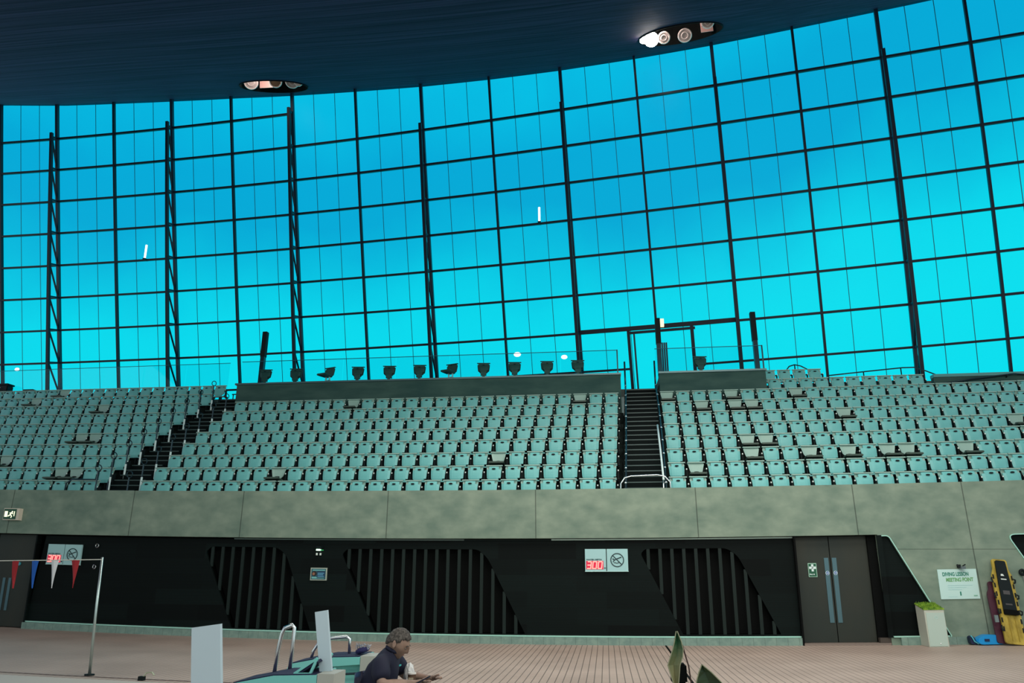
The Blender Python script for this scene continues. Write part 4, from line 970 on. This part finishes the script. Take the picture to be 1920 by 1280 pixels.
for v in bm.verts:
    n_ = noise.noise(v.co*2.5)*.25; v.co = Vector((v.co.x*.085*(1+n_), v.co.y*.06*(1+n_), .035+v.co.z*.035*(1+n_)+v.co.x*.02))
obj('cloth', bm, mat('bundle_navy',(.02,.02,.10),.8), t, smooth=True)
bm = bmesh.new(); rn = random.Random(9)
for k in range(16):
    a = rn.uniform(-.07,.08); tube(bm,[(a,rn.uniform(-.03,.03),.05),(a+rn.uniform(-.03,.03),rn.uniform(-.04,.04),.09+rn.uniform(0,.03)),(a+rn.uniform(-.05,.05),rn.uniform(-.05,.05),.08)],.005,5)
obj('tuft', bm, mat('grey_tuft',(.35,.38,.42),.8), t)
t = empty('tall_panel_stand', (-3.47,6.4,0)); tag(t, 'tall pale upright panel at the lower left, nearest the camera', 'panel')
bm = bmesh.new(); prism(bm,[(-.02,.12),(.26,.12),(.105,1.205),(-.155,1.17)],-.02,.02); obj('panel', bm, M_board, t)
bm = bmesh.new(); box(bm,-.14,.24,-.18,.18,0,.12); bmesh.ops.bevel(bm, geom=bm.edges[:], offset=.02, segments=2, affect='EDGES'); obj('foot', bm, M_beige, t)

# ================================================================ TABLE, CHAIR, THINGS ON THE TABLE
TZ = .70
t = empty('table', (-1.55,6.5,0)); tag(t, 'small dark table the man leans on', 'table')
bm = bmesh.new(); prism(bm, rounded([(-.42,.0),(.42,.0),(.42,.03),(-.42,.03)],.008,2), -.33, .33)
for v in bm.verts: v.co.z += TZ-.03
obj('tabletop', bm, mat('table_dark',(.02,.012,.012),.35), t)
for x in (-.36,.36):
    for y in (-.27,.27):
        bm = bmesh.new(); tube(bm,[(x,y,0),(x*.97,y*.97,TZ-.03)],.018,8); obj('leg', bm, M_steel, t)
t = empty('chair', (-1.94,6.6,0)); tag(t, 'navy plastic chair under the seated man', 'chair')
M_chair = mat('chair_navy', (.006,.014,.07), .4)
bm = bmesh.new(); r = bmesh.ops.create_grid(bm, x_segments=8, y_segments=8, size=.5)
for v in bm.verts: x,y = v.co.x, v.co.y; v.co = Vector((.02+x*.44, y*.44, .44+.03*(2*x)**2*(1 if x<0 else -1)+.03*(2*y)**4))
bmesh.ops.solidify(bm, geom=bm.faces[:], thickness=.02); obj('seat', bm, M_chair, t, smooth=True)
bm = bmesh.new(); r = bmesh.ops.create_grid(bm, x_segments=8, y_segments=8, size=.5)
for v in bm.verts: x,y = v.co.x, v.co.y; wy = .44*(1-.25*max(0,x+.1)**2*4); v.co = Vector((-.19-.05*(x+.5)+.08*(2*y)**2*.5, y*wy, .62+x*.38))
bmesh.ops.solidify(bm, geom=bm.faces[:], thickness=.02); obj('backrest', bm, M_chair, t, smooth=True)
for x,y in ((.2,.2),(.2,-.2),(-.2,.2),(-.2,-.2)):
    bm = bmesh.new(); tube(bm,[(x*1.1,y*1.1,0),(x*.85,y*.85,.44)],.014,8); obj('leg', bm, M_chrome, t)
t = empty('coffee_cup', (-1.70,6.66,TZ)); tag(t, 'brown takeaway cup with a white rim on the table', 'cup')
bm = bmesh.new(); tube(bm,[(0,0,0),(0,0,.10)],[.028,.036],18); obj('cup', bm, mat('cup_brown',(.14,.08,.05),.6), t, smooth=False)
bm = bmesh.new(); tube(bm,[(0,0,.10),(0,0,.113)],[.039,.036],18); obj('lid', bm, mat('lid_white',(.75,.72,.66),.4), t)
bm = bmesh.new(); box(bm,-.02,.022,-.0345,-.028,.035,.075); obj('print', bm, mat('print_tan',(.5,.42,.3),.6), t)
t = empty('paper_bag', (-1.76,6.80,TZ)); tag(t, 'crumpled white bag standing behind the cup', 'bag')
bm = bmesh.new(); bmesh.ops.create_icosphere(bm, subdivisions=3, radius=1)
for v in bm.verts:
    n_ = noise.noise(v.co*3)*.22; q = v.co*(1+n_); v.co = Vector((q.x*.048*(1-.15*v.co.z), q.y*.05, .085+q.z*.085))
obj('bag', bm, mat('bag_white',(.72,.74,.72),.6), t)
t = empty('napkin', (-1.55,6.33,TZ)); tag(t, 'pale printed packet on the table by the hands', 'packet')
bm = bmesh.new(); r = bmesh.ops.create_cube(bm,size=1)
for v in r['verts']: v.co = Vector((v.co.x*.12,v.co.y*.09,.02+v.co.z*.03+v.co.x*.02))
bmesh.ops.bevel(bm, geom=bm.edges[:], offset=.01, segments=2, affect='EDGES'); obj('packet', bm, mat('packet_pale',(.45,.65,.66),.6), t)
bm = bmesh.new(); box(bm,-.035,.03,-.047,-.043,.012,.026); obj('print', bm, M_ink, t)
t = empty('phone', (-1.55,6.41,.785)); tag(t, 'dark phone tilted up in the man\'s hand', 'phone')
bm = bmesh.new(); r = bmesh.ops.create_cube(bm,size=1)
R0 = Matrix.Rotation(-.45,4,'Y')
for v in r['verts']: v.co = R0 @ Vector((v.co.x*.15,v.co.y*.075,v.co.z*.010))
bmesh.ops.bevel(bm, geom=bm.edges[:], offset=.004, segments=2, affect='EDGES'); obj('body', bm, mat('phone_navy',(.008,.01,.035),.3), t)
bm = bmesh.new(); r = bmesh.ops.create_cube(bm,size=1)
for v in r['verts']: v.co = R0 @ Vector((v.co.x*.135,v.co.y*.065,.0055+v.co.z*.001))
obj('screen', bm, mat('screen_black',(.01,.01,.012),.1), t)

# ================================================================ THE MAN
def skin_mesh(name, nodes, edges, m, parent, sub=2):
    me = bpy.data.meshes.new(name); me.from_pydata([n[0] for n in nodes], edges, [])
    o = bpy.data.objects.new(name, me); COL.objects.link(o)
    me.materials.append(m)
    sk = o.modifiers.new('skin','SKIN'); sk.use_smooth_shade = True; sk.branch_smoothing = .6
    me.skin_vertices.new() if not me.skin_vertices else None
    for k, n in enumerate(nodes):
        r = n[1]; me.skin_vertices[0].data[k].radius = r if isinstance(r,tuple) else (r,r)
    me.skin_vertices[0].data[0].use_root = True
    ss = o.modifiers.new('sub','SUBSURF'); ss.levels = sub; ss.render_levels = sub
    bpy.context.view_layer.update(); dg = bpy.context.evaluated_depsgraph_get()
    nm = bpy.data.meshes.new_from_object(o.evaluated_get(dg)); o.modifiers.clear(); o.data = nm
    for p in nm.polygons: p.use_smooth = True
    o.parent = parent; return o
man = empty('person', (-2.02,6.6,0)); tag(man, 'grey haired man in a navy polo shirt hunched over a table, looking at a phone', 'person')
M_skin = mat('skin', rough=.55); noisy(M_skin,(12,12,12),(.25,.165,.12),(.36,.24,.18),4)
M_shirt = mat('navy_shirt', (.006,.009,.030), .8); M_trou = mat('dark_trousers', (.01,.012,.02), .8)
# joints, local to the pelvis-foot base (x forward towards the table, y away from the camera)
J = {}
body = []; be = []
def nd(n, p, r, par=None):
    J[n] = len(body); body.append((p, r))
    if par is not None: be.append((J[par], J[n]))
nd('pelvis',(.0,0,.54),(.125,.15))
nd('waist',(.04,0,.66),(.10,.13),'pelvis'); nd('chest',(.08,0,.80),(.10,.14),'waist'); nd('upper',(.115,0,.91),(.09,.13),'chest'); nd('neck0',(.14,0,.965),.062,'upper'); nd('neck',(.17,0,.995),.055,'neck0')
for s, n in ((-1,'R'),(1,'L')):
    nd('sh'+n,(.10,s*.18,.915),.062,'upper')
    ex, ez = (.16, TZ+.06) if s<0 else (.20, TZ+.055)
    nd('el'+n,(ex,s*.30,ez),.046,'sh'+n); nd('fa'+n,(ex+.12,s*.24,ez+.0),.043,'el'+n); nd('wr'+n,(ex+.235,s*.165,ez-.0),.026,'fa'+n)
    nd('palm'+n,(ex+.29,s*.14,ez+.005),(.024,.036),'wr'+n)
    for f,(fy,fl) in enumerate(((-.030,.036),(-.011,.042),(.010,.040),(.029,.031))):
        b0 = 'f%s%d'%(n,f); px, py, pz = ex+.325, s*.13+fy, ez+.005
        nd(b0,(px,py,pz),.0095,'palm'+n); nd(b0+'b',(px+fl*.8,py-s*.008,pz+.008),.0085,b0); nd(b0+'c',(px+fl*1.25,py-s*.012,pz-.006+.01),.0075,b0+'b')
    nd('th'+n,(ex+.30,s*.10,ez+.018),.0115,'palm'+n); nd('th2'+n,(ex+.335,s*.082,ez+.035),.0095,'th'+n); nd('th3'+n,(ex+.36,s*.078,ez+.044),.008,'th2'+n)
    nd('hip'+n,(.06,s*.10,.52),.085,'pelvis'); nd('kn'+n,(.44,s*.13,.50),.062,'hip'+n); nd('an'+n,(.42,s*.13,.10),.042,'kn'+n); nd('toe'+n,(.56,s*.14,.045),(.035,.04),'an'+n)
skin_mesh('body', body, be, M_skin, man, 2)
# shirt: same skeleton, a little fatter, sleeves end above the elbow
sh = [((0,0,.50),(.150,.165)),((.025,0,.64),(.160,.185)),((.07,0,.79),(.175,.20)),((.11,0,.915),(.150,.175)),((.15,0,.98),(.080,.085)),
      ((.10,-.185,.915),.095),((.135,-.25,.845),.090),((.16,-.292,.785),.074),((.10,.185,.915),.095),((.14,.25,.84),.088),((.19,.292,.782),.072)]
skin_mesh('polo_shirt', sh, [(0,1),(1,2),(2,3),(3,4),(3,5),(5,6),(6,7),(3,8),(8,9),(9,10)], M_shirt, man, 2)
bm = bmesh.new(); tube(bm,[(.158+.050*math.cos(2*PI*k/18),.060*math.sin(2*PI*k/18),1.000-.022*math.cos(2*PI*k/18)) for k in range(18)],.016,8,True); obj('collar', bm, M_shirt, man, smooth=True)
bm = bmesh.new(); box(bm,.248,.256,-.14,-.10,.885,.897)
for v in bm.verts: v.co += Vector((.012,-.01,-.0))
obj('chest_logo', bm, mat('logo_teal',(.05,.5,.5),.5), man)
tr = [((.0,0,.535),(.14,.16)),((.08,-.10,.525),.098),((.43,-.13,.505),.078),((.42,-.13,.13),.062),((.08,.10,.525),.098),((.43,.13,.505),.078),((.42,.13,.13),.062)]
skin_mesh('trousers', tr, [(0,1),(1,2),(2,3),(0,4),(4,5),(5,6)], M_trou, man, 2)
for s in (-1,1):
    bm = bmesh.new(); bmesh.ops.create_icosphere(bm, subdivisions=3, radius=1)
    for v in bm.verts: v.co = Vector((.49+v.co.x*.13, s*.135+v.co.y*.047, .048+v.co.z*.046*(1-.25*v.co.x)))
    obj('shoe', bm, M_dark, man, smooth=True)
# head
def head_shape(d):
    """unit direction -> point, face towards +x, up +z; metres"""
    x, y, z = d
    p = Vector((x*.098, y*.076, z*.120))
    if z < -.1:                      # narrow jaw, chin forward
        k = min(1,(-z-.1)/.9); p.y *= 1-.42*k; p.x = p.x*(1-.15*k)+.026*k*(1 if x>-.3 else .2)
    if x > .2 and abs(y) < .9:
        f = max(0,x)
        p.x += .010*math.exp(-((z-.22)/.12)**2)*f*math.exp(-(y/.5)**2)      # brow
        p.x -= .008*math.exp(-((z-.05)/.10)**2)*f*math.exp(-((abs(y)-.38)/.16)**2)      # eye sockets
        p.x += .022*math.exp(-((z+.17)/.12)**2)*math.exp(-(y/.15)**2)*f       # nose tip
        p.x += .016*math.exp(-((z-.02)/.14)**2)*math.exp(-(y/.12)**2)*f       # bridge
        p.x += .008*math.exp(-((z+.45)/.06)**2)*math.exp(-(y/.28)**2)*f       # lips
        p.x -= .006*math.exp(-((z+.36)/.05)**2)*math.exp(-(y/.25)**2)*f
        p.x += .010*math.exp(-((z+.80)/.14)**2)*math.exp(-(y/.35)**2)*f       # chin
    return p
HM = Matrix.Translation((.200,0,1.050)) @ Matrix.Rotation(math.radians(31),4,'Y')
bm = bmesh.new(); bmesh.ops.create_uvsphere(bm,u_segments=40,v_segments=32,radius=1)
for v in bm.verts: v.co = HM @ head_shape(v.co.normalized())
obj('head', bm, M_skin, man, smooth=True)
M_hair = mat('grey_hair', rough=.8); noisy(M_hair,(60,60,60),(.022,.019,.016),(.12,.11,.095),5)
bm = bmesh.new(); bmesh.ops.create_uvsphere(bm,u_segments=48,v_segments=36,radius=1)
dead = []
for v in bm.verts:
    d = v.co.normalized(); hl = .36+.30*max(0,d.x)-.95*max(0,-d.x) - (.28 if (abs(d.y)>.75 and d.x<.25 and d.x>-.2) else 0)
    th = .013+.006*noise.noise(d*7) 
    if d.z < hl: th = -.012
    q = head_shape(d); v.co = HM @ (q+d*th)
    if d.z < hl-.35: dead.append(v)
bmesh.ops.delete(bm, geom=dead, context='VERTS'); obj('hair', bm, M_hair, man, smooth=True)
for s in (-1,1):
    bm = bmesh.new(); bmesh.ops.create_uvsphere(bm,u_segments=16,v_segments=10,radius=1)
    for v in bm.verts:
        c = v.co.copy(); v.co = HM @ Vector((-.008+c.x*.018-.008*c.z, s*(.083+.012*abs(c.y)*(1 if c.y*s>0 else .3)*(1.2-.8*(1-c.x*c.x-c.z*c.z if c.x*c.x+c.z*c.z<1 else 0))), -.005+c.z*.032))
    obj('ear', bm, M_skin, man, smooth=True)
    bm = bmesh.new(); bmesh.ops.create_uvsphere(bm,u_segments=12,v_segments=8,radius=.009)
    for v in bm.verts: v.co = HM @ (v.co+Vector((.082,s*.029,.008)))
    obj('eye', bm, mat('eye_white',(.22,.20,.18),.3), man, smooth=True)
    bm = bmesh.new(); tube(bm,[HM @ Vector(p) for p in ((.094,s*.014,.030),(.097,s*.030,.036),(.088,s*.046,.030))],.0045,6); obj('eyebrow', bm, M_hair, man)
bm = bmesh.new(); tube(bm,[HM @ Vector(p) for p in ((.086,-.024,-.052),(.099,0,-.050),(.086,.024,-.052))],.003,6); obj('mouth', bm, mat('lip',(.20,.08,.07),.5), man)

# ================================================================ PLANT AT THE BOTTOM EDGE
t = empty('potted_plant', (.47,5.0,0)); tag(t, 'tall pointed plant leaves rising at the bottom edge, right of centre', 'plant')
bm = bmesh.new(); tube(bm,[(0,0,0),(0,0,.40)],[.15,.20],24); obj('pot', bm, mat('pot_grey',(.10,.11,.10),.6), t)
bm = bmesh.new(); cyl(bm,(0,0,.385),(0,0,1),.185,.02,24); obj('soil', bm, mat('soil',(.03,.02,.015),.9), t)
m_leaf = mat('leaf_two_tone', rough=.5)
def leafmat(m, base, tip, z0, z1):
    nt = m.node_tree; N = nt.nodes; L = nt.links; b = N['Principled BSDF']
    tc = N.new('ShaderNodeTexCoord'); s = N.new('ShaderNodeSeparateXYZ'); mr = N.new('ShaderNodeMapRange'); mr.inputs[1].default_value = z0; mr.inputs[2].default_value = z1
    nz_ = N.new('ShaderNodeTexNoise'); nz_.inputs['Scale'].default_value = 30; mx = N.new('ShaderNodeMix'); mx.data_type = 'RGBA'; mx.inputs[6].default_value = (*base,1); mx.inputs[7].default_value = (*tip,1)
    mp = N.new('ShaderNodeMapping'); mp.inputs['Scale'].default_value = (2,2,.15); L.new(tc.outputs['Object'], mp.inputs[0]); L.new(mp.outputs[0], nz_.inputs['Vector'])
    ad = N.new('ShaderNodeMath'); ad.operation = 'MULTIPLY_ADD'; ad.inputs[1].default_value = .6; L.new(nz_.outputs['Fac'], ad.inputs[0])
    sb_ = N.new('ShaderNodeMath'); sb_.operation = 'SUBTRACT'; sb_.inputs[1].default_value = .3; L.new(mr.outputs[0], sb_.inputs[0]); L.new(sb_.outputs[0], ad.inputs[2])
    L.new(tc.outputs['Object'], s.inputs[0]); L.new(s.outputs[2], mr.inputs[0]); L.new(ad.outputs[0], mx.inputs[0]); L.new(mx.outputs[2], b.inputs['Base Color'])
leafmat(m_leaf, (.20,.20,.09), (.015,.09,.035), 1.06, 1.24)
m_dleaf = mat('leaf_dark', rough=.45); noisy(m_dleaf,(8,8,2),(.010,.030,.008),(.022,.055,.016),3)
m_ledge = mat('leaf_margin',(.30,.32,.20),.5)
def leaf(name, spine, m, fold=.02, margin=True):
    """spine: list of (xl, xr, z, y)"""
    bm = bmesh.new(); A = []; B2 = []
    for xl, xr, z, y in spine:
        xm = (xl+xr)/2; A.append([bm.verts.new((xl,y,z)), bm.verts.new((xm,y+fold,z)), bm.verts.new((xr,y,z))]); B2.append([bm.verts.new((xl,y+.004,z)), bm.verts.new((xm,y+fold+.006,z)), bm.verts.new((xr,y+.004,z))])
    for k in range(len(A)-1):
        for j in range(2): bm.faces.new((A[k][j],A[k][j+1],A[k+1][j+1],A[k+1][j])); bm.faces.new((B2[k][j],B2[k+1][j],B2[k+1][j+1],B2[k][j+1]))
        for j in (0,2): bm.faces.new((A[k][j],B2[k][j],B2[k+1][j],A[k+1][j]))
    lf = obj(name, bm, m, t)
    if margin:
        bm = bmesh.new(); tube(bm,[(s[0],s[3],s[2]) for s in spine],.0035,5); tube(bm,[(s[1],s[3],s[2]) for s in spine],.0035,5)
        g = obj('leaf_margin', bm, m_ledge, lf)
leaf('leaf',[(-.05,-.02,.40,0),(-.075,-.045,1.0,0),(-.105,-.030,1.105,0),(-.085,-.010,1.155,0),(-.068,-.004,1.20,0),(-.055,-.012,1.245,0),(-.041,-.034,1.305,0)], m_leaf)
leaf('leaf',[(.02,.05,.40,-.05),(.055,.23,1.00,-.05),(.062,.20,1.03,-.05),(.078,.155,1.075,-.05),(.098,.102,1.118,-.05)], m_dleaf)
leaf('leaf',[(-.03,.0,.40,.06),(-.12,-.06,.90,.08),(-.10,-.07,.98,.08)], m_dleaf)
bm = bmesh.new(); tube(bm,[(.03,.03,.40),(.040,.03,.95),(.026,.03,1.10),(-.006,.03,1.225)],.005,6); obj('stem', bm, mat('stem_brown',(.06,.03,.025),.6), t)
t2 = empty('black_bag', (.45,5.25,0)); tag(t2, 'black box-like bag seen between the plant leaves', 'bag')
bm = bmesh.new(); r = bmesh.ops.create_cube(bm,size=1)
for v in r['verts']: v.co = Vector((v.co.x*.10+.0, v.co.y*.10, 1.03+v.co.z*.12))
bmesh.ops.bevel(bm, geom=bm.edges[:], offset=.012, segments=2, affect='EDGES'); obj('box', bm, M_black, t2)
bm = bmesh.new(); tube(bm,[(0,0,0),(0,0,.97)],.025,10); obj('stand', bm, mat('stand_grey',(.12,.14,.12),.7), t2)
bm = bmesh.new(); cyl(bm,(0,0,0),(0,0,1),.16,.02,24); obj('stand_foot', bm, M_dark, t2)
